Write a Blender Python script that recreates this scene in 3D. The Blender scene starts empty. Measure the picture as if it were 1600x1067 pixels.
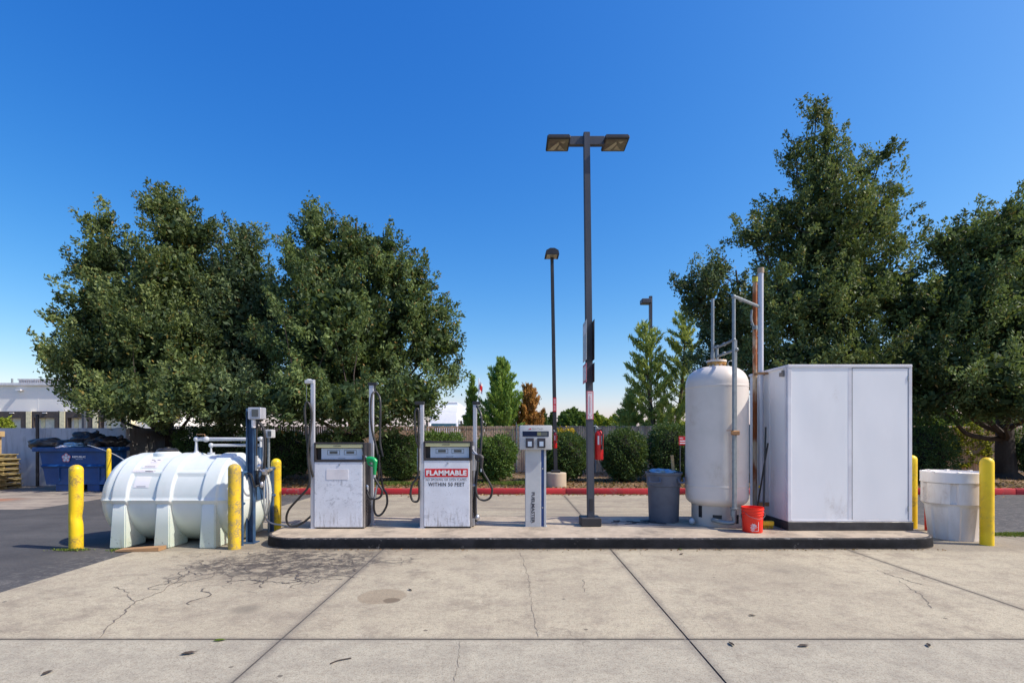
import bpy, bmesh, math, random
import numpy as np
from mathutils import Vector, Matrix, noise as mnoise
random.seed(7); RNG = np.random.default_rng(11)
sc = bpy.context.scene
COL = sc.collection
R = math.radians
F = 800.0; EYE = 1.6

# ------------------------------------------------------------------ helpers
def P(px, py, Y):            # survey helper: a sighting (px, py) at distance Y gives a world point
    return Vector(((px-800)*Y/F, Y, EYE-(py-680)*Y/F))
def X(px, Y): return (px-800)*Y/F
def Z(py, Y): return EYE-(py-680)*Y/F

def tag(o, label=None, cat=None, group=None, kind=None):
    if label: o['label'] = label
    if cat: o['category'] = cat
    if group: o['group'] = group
    if kind: o['kind'] = kind
    return o
def empty(name, loc, label, cat, group=None):
    o = bpy.data.objects.new(name, None); COL.objects.link(o)
    o.location = loc; o.empty_display_size = .2
    return tag(o, label, cat, group)
def kids(o): return [c for c in bpy.data.objects if c.parent == o]
def world_off(o):
    v = Vector((0, 0, 0))
    while o is not None:
        v += o.location; o = o.parent
    return v
def link_mesh(name, me, mats, parent=None):
    o = bpy.data.objects.new(name, me); COL.objects.link(o)
    for m in (mats if isinstance(mats, (list, tuple)) else [mats]): me.materials.append(m)
    if parent is not None:
        o.parent = parent
        me.transform(Matrix.Translation(-world_off(parent)))
    return o

def smooth_path(pts, k=6):
    pts = [Vector(p) for p in pts]
    if len(pts) < 3: return pts
    out = []
    ext = [2*pts[0]-pts[1]] + pts + [2*pts[-1]-pts[-2]]
    for i in range(1, len(ext)-2):
        a, b, c, d = ext[i-1:i+3]
        for j in range(k):
            t = j/k
            out.append(.5*((2*b)+(c-a)*t+(2*a-5*b+4*c-d)*t*t+(3*b-a-3*c+d)*t**3))
    out.append(pts[-1]); return out

class MB:
    def __init__(s): s.bm = bmesh.new(); s.m = 0
    def _tag(s, faces, m):
        for f in faces: f.material_index = m; f.smooth = True
    def box(s, x0, x1, y0, y1, z0, z1, m=0, bev=0.0, rot=None, seg=1):
        c = Vector(((x0+x1)/2, (y0+y1)/2, (z0+z1)/2))
        M = Matrix.Diagonal((abs(x1-x0), abs(y1-y0), abs(z1-z0), 1))
        r = bmesh.ops.create_cube(s.bm, size=1, matrix=Matrix.Translation(c) @ (rot.to_4x4() if rot else Matrix.Identity(4)) @ M)
        fs = list({f for v in r['verts'] for f in v.link_faces})
        if bev:
            es = list({e for v in r['verts'] for e in v.link_edges})
            q = bmesh.ops.bevel(s.bm, geom=es, offset=bev, segments=seg, profile=.5, affect='EDGES')
            fs = [f for f in fs if f.is_valid] + [f for f in q['faces'] if f.is_valid]
            allf = set(fs)
            for f in list(allf):
                for v in f.verts:
                    for g in v.link_faces: allf.add(g)
            fs = list(allf)
        s._tag(fs, m); return s
    def ring(s, c, u, v, r, n):
        return [s.bm.verts.new(c+u*(r*math.cos(2*math.pi*i/n))+v*(r*math.sin(2*math.pi*i/n))) for i in range(n)]
    def tube(s, path, r, n=10, m=0, caps=True, k=5, smooth=True):
        pts = smooth_path(path, k) if smooth else [Vector(p) for p in path]
        rs = r if isinstance(r, (list, tuple)) else [r]*len(pts)
        if len(rs) != len(pts):
            rs = [rs[0]+(rs[-1]-rs[0])*i/(len(pts)-1) if len(rs) == 2 else rs[min(len(rs)-1, int(i*len(rs)/len(pts)))] for i in range(len(pts))]
        up = None; prev = None; fs = []
        for i, p in enumerate(pts):
            a = pts[max(0, i-1)]; b = pts[min(len(pts)-1, i+1)]
            t = (b-a)
            t = t.normalized() if t.length > 1e-9 else Vector((0, 0, 1))
            if up is None:
                up = Vector((0, 1, 0)) if abs(t.y) < .9 else Vector((1, 0, 0))
            u = (up-t*up.dot(t)).normalized(); v = t.cross(u); up = u
            rg = s.ring(p, u, v, rs[i], n)
            if prev:
                for j in range(n):
                    fs.append(s.bm.faces.new((prev[j], prev[(j+1) % n], rg[(j+1) % n], rg[j])))
            elif caps: fs.append(s.bm.faces.new(rg[::-1]))
            prev = rg
        if caps: fs.append(s.bm.faces.new(prev))
        s._tag(fs, m); return s
    def cyl(s, p0, p1, r0, r1=None, n=24, m=0, caps=True):
        return s.tube([p0, p1], [r0, r0 if r1 is None else r1], n, m, caps, smooth=False)
    def lathe(s, prof, c, n=48, m=0, axis='z', mfun=None):
        c = Vector(c); prev = None
        ax = {'z': (Vector((1,0,0)), Vector((0,1,0)), Vector((0,0,1))), 'x': (Vector((0,1,0)), Vector((0,0,1)), Vector((1,0,0))), 'y': (Vector((0,0,1)), Vector((1,0,0)), Vector((0,1,0)))}[axis]
        for k, (r, z) in enumerate(prof):
            ctr = c+ax[2]*z
            rg = [s.bm.verts.new(ctr)] if r < 1e-6 else s.ring(ctr, ax[0], ax[1], r, n)
            if prev:
                fs = []
                for j in range(n):
                    j2 = (j+1) % n
                    if len(prev) == 1 and len(rg) == 1: continue
                    if len(prev) == 1: fs.append(s.bm.faces.new((prev[0], rg[j2], rg[j])))
                    elif len(rg) == 1: fs.append(s.bm.faces.new((prev[j], prev[j2], rg[0])))
                    else: fs.append(s.bm.faces.new((prev[j], prev[j2], rg[j2], rg[j])))
                s._tag(fs, mfun(k) if mfun else m)
            prev = rg
        return s
    def prism(s, pts, axis, a, b, m=0):
        def mk(p, w):
            if axis == 'x': return Vector((w, p[0], p[1]))
            if axis == 'y': return Vector((p[0], w, p[1]))
            return Vector((p[0], p[1], w))
        A = [s.bm.verts.new(mk(p, a)) for p in pts]; B = [s.bm.verts.new(mk(p, b)) for p in pts]
        fs = [s.bm.faces.new(A[::-1]), s.bm.faces.new(B)]
        n = len(pts)
        for i in range(n): fs.append(s.bm.faces.new((A[i], A[(i+1) % n], B[(i+1) % n], B[i])))
        s._tag(fs, m); return s
    def face(s, pts, m=0):
        f = s.bm.faces.new([s.bm.verts.new(Vector(p)) for p in pts]); s._tag([f], m); return s
    def blob(s, c, rx, ry, rz, m=0, sub=3, amp=.0, fr=2.0, seed=0):
        r = bmesh.ops.create_icosphere(s.bm, subdivisions=sub, radius=1)
        for v in r['verts']:
            d = v.co.copy()
            k = 1+amp*mnoise.fractal(d*fr+Vector((seed*3.1, seed*1.7, seed)), 1.0, 2.0, 4)
            v.co = Vector((c[0]+d.x*rx*k, c[1]+d.y*ry*k, c[2]+d.z*rz*k))
        s._tag({f for v in r['verts'] for f in v.link_faces}, m); return s
    def build(s, name, mats, parent=None, angle=35, norm=True):
        if norm: bmesh.ops.recalc_face_normals(s.bm, faces=s.bm.faces)
        me = bpy.data.meshes.new(name); s.bm.to_mesh(me); s.bm.free()
        try: me.set_sharp_from_angle(angle=R(angle))
        except Exception: pass
        return link_mesh(name, me, mats, parent)

def dup(root, loc, label=None, group=None, rz=None, scale=None):
    r = root.copy(); COL.objects.link(r); r.location = loc
    if label: r['label'] = label
    if group: r['group'] = group
    if rz is not None: r.rotation_euler = (0, 0, rz)
    if scale is not None: r.scale = scale
    for ch in kids(root):
        c = ch.copy(); COL.objects.link(c); c.parent = r
        for g in kids(ch):
            d = g.copy(); COL.objects.link(d); d.parent = c
    return r

# ------------------------------------------------------------------ materials
class NT:
    def __init__(s, name):
        s.mat = bpy.data.materials.new(name); s.mat.use_nodes = True
        s.t = s.mat.node_tree; s.n = s.t.nodes; s.l = s.t.links
        s.b = s.n['Principled BSDF']; s.out = s.n['Material Output']
        s.tc = s.n.new('ShaderNodeTexCoord').outputs['Object']
        s.geo = s.n.new('ShaderNodeNewGeometry').outputs['Position']
    def val(s, sock, v):
        if isinstance(v, (int, float)): sock.default_value = v
        elif isinstance(v, tuple): sock.default_value = v if len(v) == 4 or sock.type == 'VECTOR' else (*v, 1)
        else: s.l.new(v, sock)
    def noise(s, scale, detail=5, rough=.6, vec=None, dist=0.0, stretch=None):
        v = vec or s.geo
        if stretch:
            mp = s.n.new('ShaderNodeMapping'); mp.inputs['Scale'].default_value = stretch; s.l.new(v, mp.inputs['Vector']); v = mp.outputs[0]
        q = s.n.new('ShaderNodeTexNoise'); s.l.new(v, q.inputs['Vector'])
        q.inputs['Scale'].default_value = scale; q.inputs['Detail'].default_value = detail; q.inputs['Roughness'].default_value = rough; q.inputs['Distortion'].default_value = dist
        return q.outputs['Fac']
    def voro(s, scale, feature='F1', vec=None, out='Distance', rnd=1.0):
        q = s.n.new('ShaderNodeTexVoronoi'); q.feature = feature; s.l.new(vec or s.geo, q.inputs['Vector']); q.inputs['Scale'].default_value = scale
        q.inputs['Randomness'].default_value = rnd
        return q.outputs[out]
    def ramp(s, v, a, b, lo=0.0, hi=1.0):
        q = s.n.new('ShaderNodeMapRange'); q.interpolation_type = 'SMOOTHSTEP'; s.l.new(v, q.inputs[0])
        for i, w in enumerate((a, b, lo, hi)): q.inputs[i+1].default_value = w
        return q.outputs[0]
    def math(s, op, a, b=0.0, c=None):
        q = s.n.new('ShaderNodeMath'); q.operation = op; s.val(q.inputs[0], a); s.val(q.inputs[1], b)
        if c is not None: s.val(q.inputs[2], c)
        return q.outputs[0]
    def mix(s, f, a, b, mode='MIX'):
        q = s.n.new('ShaderNodeMix'); q.data_type = 'RGBA'; q.blend_type = mode
        s.val(q.inputs[0], f); s.val(q.inputs[6], a); s.val(q.inputs[7], b); return q.outputs[2]
    def xyz(s, vec=None):
        q = s.n.new('ShaderNodeSeparateXYZ'); s.l.new(vec or s.geo, q.inputs[0]); return q.outputs
    def attr(s, name):
        q = s.n.new('ShaderNodeAttribute'); q.attribute_name = name; return q.outputs['Fac']
    def bump(s, h, st=.3, dist=.01):
        q = s.n.new('ShaderNodeBump'); q.inputs['Strength'].default_value = st; q.inputs['Distance'].default_value = dist
        s.l.new(h, q.inputs['Height']); s.l.new(q.outputs[0], s.b.inputs['Normal'])
    def set(s, col, rough=.6, metal=0.0, spec=.5):
        s.val(s.b.inputs['Base Color'], col); s.val(s.b.inputs['Roughness'], rough); s.val(s.b.inputs['Metallic'], metal)
        s.b.inputs['Specular IOR Level'].default_value = spec
        return s.mat

def mat(name, col, col2=None, rough=.6, metal=0.0, scale=4, amt=1.0, bump=0.0, bscale=60, stretch=None, spec=.5, lo=.35, hi=.7, grime=None, gscale=2.5, glo=.55, ghi=.75):
    t = NT(name)
    c2 = col2 or tuple(x*.75 for x in col)
    f = t.ramp(t.noise(scale, stretch=stretch), lo, hi, 0, amt)
    c = t.mix(f, col, c2)
    if grime:
        g = t.math('MULTIPLY', t.ramp(t.noise(gscale, 6, .7, stretch=stretch), glo, ghi), t.ramp(t.noise(45, 3, .6), .3, .6))
        c = t.mix(g, c, grime)
    if bump: t.bump(t.noise(bscale, 4), bump)
    rr = t.ramp(t.noise(scale*2.3), .3, .7, max(0, rough-.07), min(1, rough+.1))
    return t.set(c, rr, metal, spec)

M = {}
M['white'] = mat('white_enamel', (.68,.71,.76), (.6,.62,.66), .45, scale=3, grime=(.36,.35,.34), gscale=1.5, glo=.6, ghi=.8)
M['cab'] = mat('cabinet_enamel', (.82,.84,.86), (.77,.79,.81), .38, scale=1.2, stretch=(1,1,.4), grime=(.5,.46,.42), gscale=1.6, glo=.58, ghi=.85)
M['cabtrim'] = mat('cabinet_trim', (.74,.75,.79), (.60,.60,.64), .4, scale=2)
M['seam'] = mat('seam_dark', (.13,.13,.14), rough=.8)
M['tankwhite'] = mat('tank_paint', (.72,.66,.6), (.65,.6,.54), .42, scale=2.0, grime=(.5,.42,.32), gscale=1.6, glo=.52, ghi=.8)
M['skirt'] = mat('lightened_skirt_paint', (.85,.8,.74), (.78,.72,.66), .5, scale=3, grime=(.4,.33,.26), gscale=3, glo=.6, ghi=.8)  # tank paint lightened to offset the shade below the shell
M['yellow'] = mat('yellow_paint', (.88,.62,.012), (.74,.48,.01), .42, scale=3, grime=(.36,.26,.06), gscale=4.0, glo=.5, ghi=.66, bump=.12, bscale=25)
M['black'] = mat('black_rubber', (.016,.016,.018), (.035,.035,.035), .45, scale=8)
M['blackpaint'] = mat('black_paint', (.018,.019,.024), (.05,.05,.055), .5, scale=4, grime=(.2,.19,.18), gscale=4, glo=.66, ghi=.8, bump=.2, bscale=30)
M['pole'] = mat('bronze_pole', (.045,.05,.065), (.07,.075,.095), .5, scale=2, stretch=(1,1,.3), grime=(.14,.14,.15), gscale=6, glo=.62, ghi=.78)
M['poledark'] = mat('dark_pole', (.018,.018,.022), (.03,.03,.034), .5, scale=2)
M['galv'] = mat('galvanised_steel', (.27,.31,.33), (.19,.22,.24), .45, .4, scale=14, amt=.8)
M['steel'] = mat('stainless', (.55,.56,.6), (.4,.41,.45), .35, .75, scale=6, stretch=(1,1,.1))
M['alu'] = mat('aluminium_mast', (.52,.54,.6), (.4,.42,.47), .45, .35, scale=3, stretch=(1,1,.2))
M['rust'] = mat('rusty_pipe', (.62,.52,.36), (.30,.085,.02), .8, scale=5, stretch=(1,1,.35), lo=.38, hi=.56, bump=.3)
M['rustflange'] = mat('rusty_flange', (.55,.33,.1), (.3,.12,.03), .8, scale=12, bump=.3)
M['bluesteel'] = mat('blue_steel', (.04,.10,.2), (.025,.055,.12), .55, scale=6, grime=(.2,.22,.25), gscale=5, glo=.6, ghi=.8)
M['dumpster'] = mat('dumpster_blue', (.003,.055,.21), (.003,.035,.14), .5, scale=1.5, grime=(.02,.05,.12), gscale=2, glo=.5, ghi=.8, bump=.15, bscale=8)
M['darkblue'] = mat('navy', (.006,.015,.05), rough=.55, spec=.2)
M['red'] = mat('red_enamel', (.58,.01,.014), (.48,.008,.01), .3, scale=5)
M['signred'] = mat('sign_red', (.62,.015,.025), rough=.5)
M['signwhite'] = mat('sign_white', (.74,.72,.74), (.66,.64,.66), .5, scale=6)
M['pinkred'] = mat('faded_red', (.62,.16,.19), (.66,.3,.32), .6, scale=12)
M['ink'] = mat('ink', (.035,.035,.05), rough=.6)
M['inkgrey'] = mat('ink_grey', (.28,.29,.33), rough=.6)
M['white2'] = mat('plain_white', (.78,.78,.8), (.72,.72,.74), .55)
M['greenplastic'] = mat('green_nozzle', (.005,.33,.10), rough=.35)
M['orange'] = mat('orange_bucket', (.92,.032,.012), (.85,.026,.01), .38, scale=5)
M['greyplastic'] = mat('grey_bin_plastic', (.115,.13,.165), (.09,.10,.13), .55, scale=5, grime=(.2,.2,.21), gscale=4, glo=.62, ghi=.82)
M['bluebag'] = mat('blue_bag', (.18,.36,.55), (.35,.5,.62), .4, scale=6)
M['bag'] = mat('black_bag', (.008,.009,.012), (.014,.016,.022), .45, scale=6, bump=.35, bscale=9)
M['wood'] = mat('raw_wood', (.5,.36,.18), (.36,.25,.12), .8, scale=5, stretch=(.3,1,3), bump=.2)
M['palletwood'] = mat('pallet_wood', (.42,.34,.15), (.3,.22,.10), .85, scale=3, bump=.2)
M['cardboard'] = mat('cardboard', (.42,.25,.12), (.34,.2,.1), .85)
M['yellowcap'] = mat('yellow_green_cap', (.55,.52,.05), rough=.5)
M['beige'] = mat('beige_cap', (.45,.36,.27), (.35,.27,.19), rough=.7)
M['header'] = mat('header_strip', (.56,.55,.3), (.5,.49,.27), .5)
M['display'] = mat('display_panel', (.5,.6,.72), (.44,.53,.64), .4)
M['lcd'] = mat('lcd', (.10,.11,.11), rough=.3)
M['lcdgreen'] = mat('lcd_green', (.24,.25,.12), rough=.3)
M['frame'] = mat('dark_frame', (.028,.026,.03), (.045,.04,.042), .55, scale=5)
M['side'] = mat('pump_side', (.22,.2,.18), (.3,.28,.26), .6, scale=4)
M['fmgrey'] = mat('terminal_grey', (.5,.52,.53), (.42,.44,.46), .5, scale=3, grime=(.3,.3,.3), gscale=4, glo=.62, ghi=.8)
M['pvc'] = mat('grey_pipe', (.5,.53,.56), (.42,.45,.48), .5)
M['brass'] = mat('brass', (.35,.2,.1), (.25,.14,.07), .5, .6)
M['glass'] = mat('lamp_glass', (.2,.18,.13), (.12,.1,.09), .15, scale=5)
M['reflector'] = mat('lamp_reflector', (.6,.55,.4), (.45,.4,.28), .3, .4)
M['truckwhite'] = mat('truck_white', (.75,.77,.8), (.7,.72,.76), .3)
M['truckglass'] = mat('truck_glass', (.03,.08,.1), rough=.1)
M['doc'] = mat('dock_door', (.72,.7,.62), rough=.6)
M['cream'] = mat('cream_wall', (.85,.78,.52), rough=.8)
M['darkdock'] = mat('dock_seal', (.05,.045,.05), (.09,.07,.06), .8)
M['bwall'] = mat('building_wall', (.85,.83,.8), (.8,.78,.76), .85, scale=.4)
M['louver'] = mat('louver', (.55,.55,.56), rough=.7)
M['bark'] = mat('bark', (.065,.05,.04), (.035,.027,.022), .95, scale=6, stretch=(1,1,.25), bump=.8, bscale=18)
M['pinebark'] = mat('pine_bark', (.14,.10,.075), (.09,.065,.05), .95, scale=6, bump=.5)

def concrete_slab():
    t = NT('concrete_paving')
    x, y, z = t.xyz()
    big = t.noise(.55, 6, .62); mid = t.noise(3.2, 8, .72); fine = t.noise(85, 3, .7); grit = t.noise(24, 6, .8)
    c = t.mix(t.ramp(big, .35, .68), (.52,.465,.335), (.42,.37,.27))
    c = t.mix(t.ramp(mid, .44, .68, 0, .75), c, (.33,.285,.215))
    c = t.mix(t.ramp(t.noise(1.4, 10, .82), .5, .66, 0, .75), c, (.26,.22,.165))
    c = t.mix(t.ramp(t.noise(6, 8, .8), .28, .45, .5, 0), c, (.66,.58,.45))
    c = t.mix(t.ramp(mid, .18, .42, .35, 0), c, (.64,.56,.45))
    # greyer bay nearest the viewer
    near = t.ramp(y, 4.02, 4.03, 1, 0)
    c = t.mix(t.math('MULTIPLY', near, .75), c, t.mix(t.ramp(mid, .3, .7), (.47,.44,.345), (.35,.325,.26)))
    # back lane darker, traffic streaks
    lane = t.ramp(y, 9.1, 9.3)
    streak = t.noise(1.1, 7, .75, stretch=(.35, 2.0, 1))
    c = t.mix(t.math('MULTIPLY', lane, t.ramp(streak, .38, .7, .1, .8)), c, (.22,.19,.16))
    dgrime = t.noise(1.6, 8, .75, stretch=(.5, 1.6, 1))
    c = t.mix(t.ramp(dgrime, .58, .78, 0, .5), c, (.15,.135,.12))
    # oily patch by the left end of the island
    dx = t.math('DIVIDE', t.math('SUBTRACT', x, -2.75), 1.45); dy = t.math('DIVIDE', t.math('SUBTRACT', y, 6.45), .95)
    rad = t.math('SQRT', t.math('ADD', t.math('MULTIPLY', dx, dx), t.math('MULTIPLY', dy, dy)))
    wob = t.math('ADD', rad, t.math('MULTIPLY', t.math('SUBTRACT', t.noise(2.2, 6, .7), .5), 1.9))
    mask = t.ramp(wob, .45, 1.05, 1, 0)
    spots = t.ramp(t.voro(3.1, 'F1', vec=None), .13, .26, .0, 1)
    oil = t.math('MULTIPLY', mask, t.math('MULTIPLY', t.ramp(t.noise(5.5, 8, .78), .43, .54), spots))
    c = t.mix(t.math('MULTIPLY', t.ramp(wob, .4, 1.5, .5, 0), t.ramp(t.noise(1.9, 7, .75), .35, .6)), c, (.2,.165,.12))
    c = t.mix(t.math('MULTIPLY', oil, .95), c, (.05,.046,.045))
    # vein-like seepage edges
    nz_ = t.n.new('ShaderNodeTexNoise'); nz_.inputs['Scale'].default_value = 3.2; nz_.inputs['Detail'].default_value = 5; t.l.new(t.geo, nz_.inputs['Vector'])
    vm = t.n.new('ShaderNodeVectorMath'); vm.operation = 'MULTIPLY_ADD'; t.l.new(nz_.outputs['Color'], vm.inputs[0]); vm.inputs[1].default_value = (.45, .45, 0); t.l.new(t.geo, vm.inputs[2])
    ve = t.ramp(t.voro(3.0, 'DISTANCE_TO_EDGE', vec=vm.outputs[0]), .0, .045, 1, 0)
    mask2 = t.ramp(wob, .6, 1.4, 1, 0)
    c = t.mix(t.math('MULTIPLY', t.math('MULTIPLY', ve, mask2), t.ramp(t.noise(2.7, 3), .38, .52)), c, (.075,.065,.06))
    hair = t.math('MULTIPLY', t.ramp(t.voro(1.1, 'DISTANCE_TO_EDGE', vec=vm.outputs[0]), .0, .006, .6, 0), t.ramp(t.noise(.7, 3), .5, .6))
    c = t.mix(hair, c, (.2,.17,.13))
    # damp round patch with a darker small one
    def circ(cx, cy, r, soft):
        a = t.math('SUBTRACT', x, cx); b = t.math('SUBTRACT', y, cy)
        d = t.math('ADD', t.math('SQRT', t.math('ADD', t.math('MULTIPLY', a, a), t.math('MULTIPLY', b, b))), t.math('MULTIPLY', t.math('SUBTRACT', t.noise(9, 3), .5), .05))
        return t.ramp(d, r-soft, r+soft, 1, 0)
    c = t.mix(t.math('MULTIPLY', circ(-1.295, 5.1, .235, .012), .45), c, (.22,.155,.09))
    c = t.mix(t.math('MULTIPLY', circ(-1.17, 4.97, .08, .01), .75), c, (.12,.085,.055))
    c = t.mix(t.math('MULTIPLY', circ(-2.45, 4.72, .11, .08), .45), c, (.06,.055,.05))
    c = t.mix(t.math('MULTIPLY', circ(3.3, 6.1, .3, .25), .25), c, (.1,.09,.08))
    # gum spots and specks
    sp = t.ramp(t.voro(2.2), .03, .05, 1, 0)
    c = t.mix(t.math('MULTIPLY', sp, .75), c, (.05,.045,.04))
    sp2 = t.math('MULTIPLY', t.ramp(t.voro(9), .05, .1, 1, 0), t.ramp(t.noise(1.3), .5, .6))
    c = t.mix(t.math('MULTIPLY', sp2, .5), c, (.09,.08,.07))
    c = t.mix(t.ramp(grit, .45, .72, 0, .6), c, (.2,.165,.12))
    c = t.mix(t.ramp(t.noise(10, 7, .8, stretch=(.7, 1.4, 1)), .5, .72, 0, .5), c, (.24,.205,.155))
    c = t.mix(t.ramp(fine, .5, .68, 0, .75), c, (.14,.12,.09))
    c = t.mix(t.ramp(t.noise(190, 2, .6), .5, .7, 0, .5), c, (.16,.14,.11))
    c = t.mix(t.ramp(fine, .2, .42, .35, 0), c, (.6,.54,.45))
    # edges of bays are dirtier, paving beside the kerb is darker
    for j in (-1.811, 1.384, 4.70):
        e = t.ramp(t.math('ABSOLUTE', t.math('SUBTRACT', x, j)), .0, .09, .5, 0)
        c = t.mix(e, c, (.14,.125,.11))
    e = t.ramp(t.math('ABSOLUTE', t.math('SUBTRACT', y, 4.025)), .0, .06, .5, 0)
    c = t.mix(e, c, (.14,.125,.11))
    kb = t.ramp(t.math('ADD', y, t.math('MULTIPLY', t.noise(4), .25)), 7.1, 7.35, 0, .45)
    kb = t.math('MULTIPLY', kb, t.ramp(y, 9.0, 9.4, 1, 0))
    c = t.mix(kb, c, (.15,.13,.11))
    t.bump(t.math('ADD', t.math('MULTIPLY', fine, .5), t.noise(18, 6)), .5, .008)
    return t.set(c, .88, 0, .3)
M['slab'] = concrete_slab()

def asphalt():
    t = NT('asphalt_surface')
    x, y, z = t.xyz()
    c = t.mix(t.ramp(t.noise(1.0, 7, .7), .35, .7), (.085,.083,.082), (.058,.057,.058))
    c = t.mix(t.ramp(t.noise(.5, 7, .75, stretch=(.4, 2, 1)), .5, .75, 0, .6), c, (.13,.125,.12))
    agg = t.voro(60)
    c = t.mix(t.ramp(agg, .1, .4, .4, 0), c, (.17,.165,.16))
    c = t.mix(t.math('MULTIPLY', t.ramp(x, -6.2, -5.2), t.ramp(t.noise(9, 6, .8), .48, .62, 0, .7)), c, (.2,.19,.17))
    c = t.mix(t.ramp(t.noise(26, 6, .8), .5, .7, 0, .6), c, (.03,.03,.03))
    t.bump(t.noise(90, 3), .5, .006)
    return t.set(c, .85, 0, .35)
M['asphalt'] = asphalt()

def pad():
    t = NT('stained_pad')
    x, y, z = t.xyz()
    c = t.mix(t.ramp(t.noise(.8, 7, .7), .35, .7), (.36,.31,.25), (.22,.19,.16))
    rs = t.math('MULTIPLY', t.ramp(t.math('ABSOLUTE', t.math('SUBTRACT', t.math('ADD', y, t.math('MULTIPLY', t.noise(.7), .8)), 13.1)), .1, .5, 1, 0), t.ramp(x, -12.0, -12.8))
    c = t.mix(t.math('MULTIPLY', rs, .85), c, (.33,.13,.06))
    c = t.mix(t.ramp(t.noise(2.5, 7, .75, stretch=(.4,2,1)), .48, .7), c, (.12,.10,.09))
    t.bump(t.noise(40), .3, .006)
    return t.set(c, .88, 0, .3)
M['pad'] = pad()
def soil():
    t = NT('bed_soil')
    c = t.mix(t.ramp(t.noise(1.5, 7, .7), .35, .65), (.24,.16,.095), (.12,.085,.055))
    c = t.mix(t.ramp(t.noise(30, 4, .7), .45, .7), c, (.3,.21,.13))
    c = t.mix(t.math('MULTIPLY', t.ramp(t.noise(.9, 4), .55, .62), .6), c, (.08,.11,.03))
    t.bump(t.noise(25, 5, .7), .8, .03)
    return t.set(c, .95, 0, .2)
M['soil'] = soil()
M['far'] = mat('far_ground', (.2,.17,.11), (.12,.13,.06), .95, scale=.06)
M['redkerb'] = mat('red_kerb_paint', (.5,.022,.03), (.38,.03,.035), .65, scale=2.5, grime=(.3,.2,.17), gscale=4, glo=.56, ghi=.72, bump=.3, bscale=30)
def kerbblack():
    t = NT('island_kerb')
    x, y, z = t.xyz()
    top = t.mix(t.ramp(t.noise(2.3, 7, .72), .35, .7), (.5,.42,.32), (.32,.27,.21))
    top = t.mix(t.ramp(t.noise(1.7, 7, .75), .5, .72, 0, .75), top, (.13,.115,.1))
    top = t.mix(t.ramp(t.noise(80, 3), .5, .8, 0, .5), top, (.14,.12,.1))
    # worn patches show the grey concrete under the paint
    bl = t.mix(t.ramp(t.noise(3, 6, .7), .4, .7), (.007,.008,.010), (.02,.021,.026))
    chip = t.math('MULTIPLY', t.ramp(t.noise(7, 7, .8), .6, .65), t.ramp(t.noise(1.2), .45, .6))
    chip = t.math('MAXIMUM', chip, t.math('MULTIPLY', t.ramp(t.noise(16, 6, .8), .54, .6), t.ramp(z, .132, .148)))
    bl = t.mix(chip, bl, (.3,.29,.28))
    bl = t.mix(t.ramp(z, .135, .155, 0, .5), bl, (.12,.11,.11))
    dusty = t.ramp(t.math('ADD', z, t.math('MULTIPLY', t.noise(12), .03)), .012, .04, .6, 0)
    bl = t.mix(dusty, bl, (.2,.17,.14))
    paint = t.attr('paint')
    k = t.math('MULTIPLY', paint, 1.0)
    edge = t.ramp(t.math('ADD', k, t.math('MULTIPLY', t.math('SUBTRACT', t.noise(14, 5, .7), .5), .9)), .35, .6)
    t.bump(t.noise(35, 5), .35, .006)
    return t.set(t.mix(edge, top, bl), t.ramp(edge, 0, 1, .88, .7), 0, .2)
M['island'] = kerbblack()
def wallmat(name, a, b):
    t = NT(name)
    c = t.mix(t.ramp(t.noise(.9, 6, .7), .35, .7), a, b)
    st = t.noise(3.0, 5, .7, stretch=(2.2, 2.2, .25))
    x, y, z = t.xyz()
    c = t.mix(t.math('MULTIPLY', t.ramp(st, .48, .7), t.ramp(z, .2, 1.8, .2, .75)), c, tuple(v*.42 for v in a))
    t.bump(t.noise(30), .2)
    return t.set(c, .85, 0, .3)
M['wall'] = wallmat('rendered_wall', (.5,.52,.56), (.42,.44,.49))
M['wall2'] = wallmat('shaded_wall_concrete', (.22,.21,.2), (.16,.155,.15))  # tree shade on the return wall, put into a darker wall colour
M['basecon'] = wallmat('lamp_footing', (.5,.42,.31), (.36,.31,.24))
def slats():
    t = NT('fence_slats')
    x, y, z = t.xyz()
    q = t.n.new('ShaderNodeTexWhiteNoise'); q.noise_dimensions = '1D'
    t.l.new(t.math('FLOOR', t.math('DIVIDE', x, .0885)), q.inputs['W'])
    c = t.mix(q.outputs['Value'], (.58,.37,.24), (.86,.62,.44))
    c = t.mix(t.ramp(t.noise(3, 5, .7, stretch=(1,1,.4)), .4, .7, 0, .5), c, (.16,.13,.115))
    return t.set(c, .85, 0, .2)
M['slats'] = slats()
def poly_tank():
    t = NT('polyethylene_tank')
    x, y, z = t.xyz()
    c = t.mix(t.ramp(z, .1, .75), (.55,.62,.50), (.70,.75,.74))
    c = t.mix(t.ramp(t.noise(1.8, 6, .7), .35, .7, 0, .5), c, (.55,.62,.60))
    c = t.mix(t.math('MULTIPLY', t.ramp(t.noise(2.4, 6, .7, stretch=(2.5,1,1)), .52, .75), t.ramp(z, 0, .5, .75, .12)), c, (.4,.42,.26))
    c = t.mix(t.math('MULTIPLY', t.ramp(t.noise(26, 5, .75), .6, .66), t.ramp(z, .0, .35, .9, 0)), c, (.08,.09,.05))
    t.b.inputs['Subsurface Weight'].default_value = .12
    t.b.inputs['Subsurface Radius'].default_value = (.05,.08,.08)
    t.b.inputs['Subsurface Scale'].default_value = .5
    return t.set(c, .36, 0, .5)
M['poly'] = poly_tank()
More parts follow.
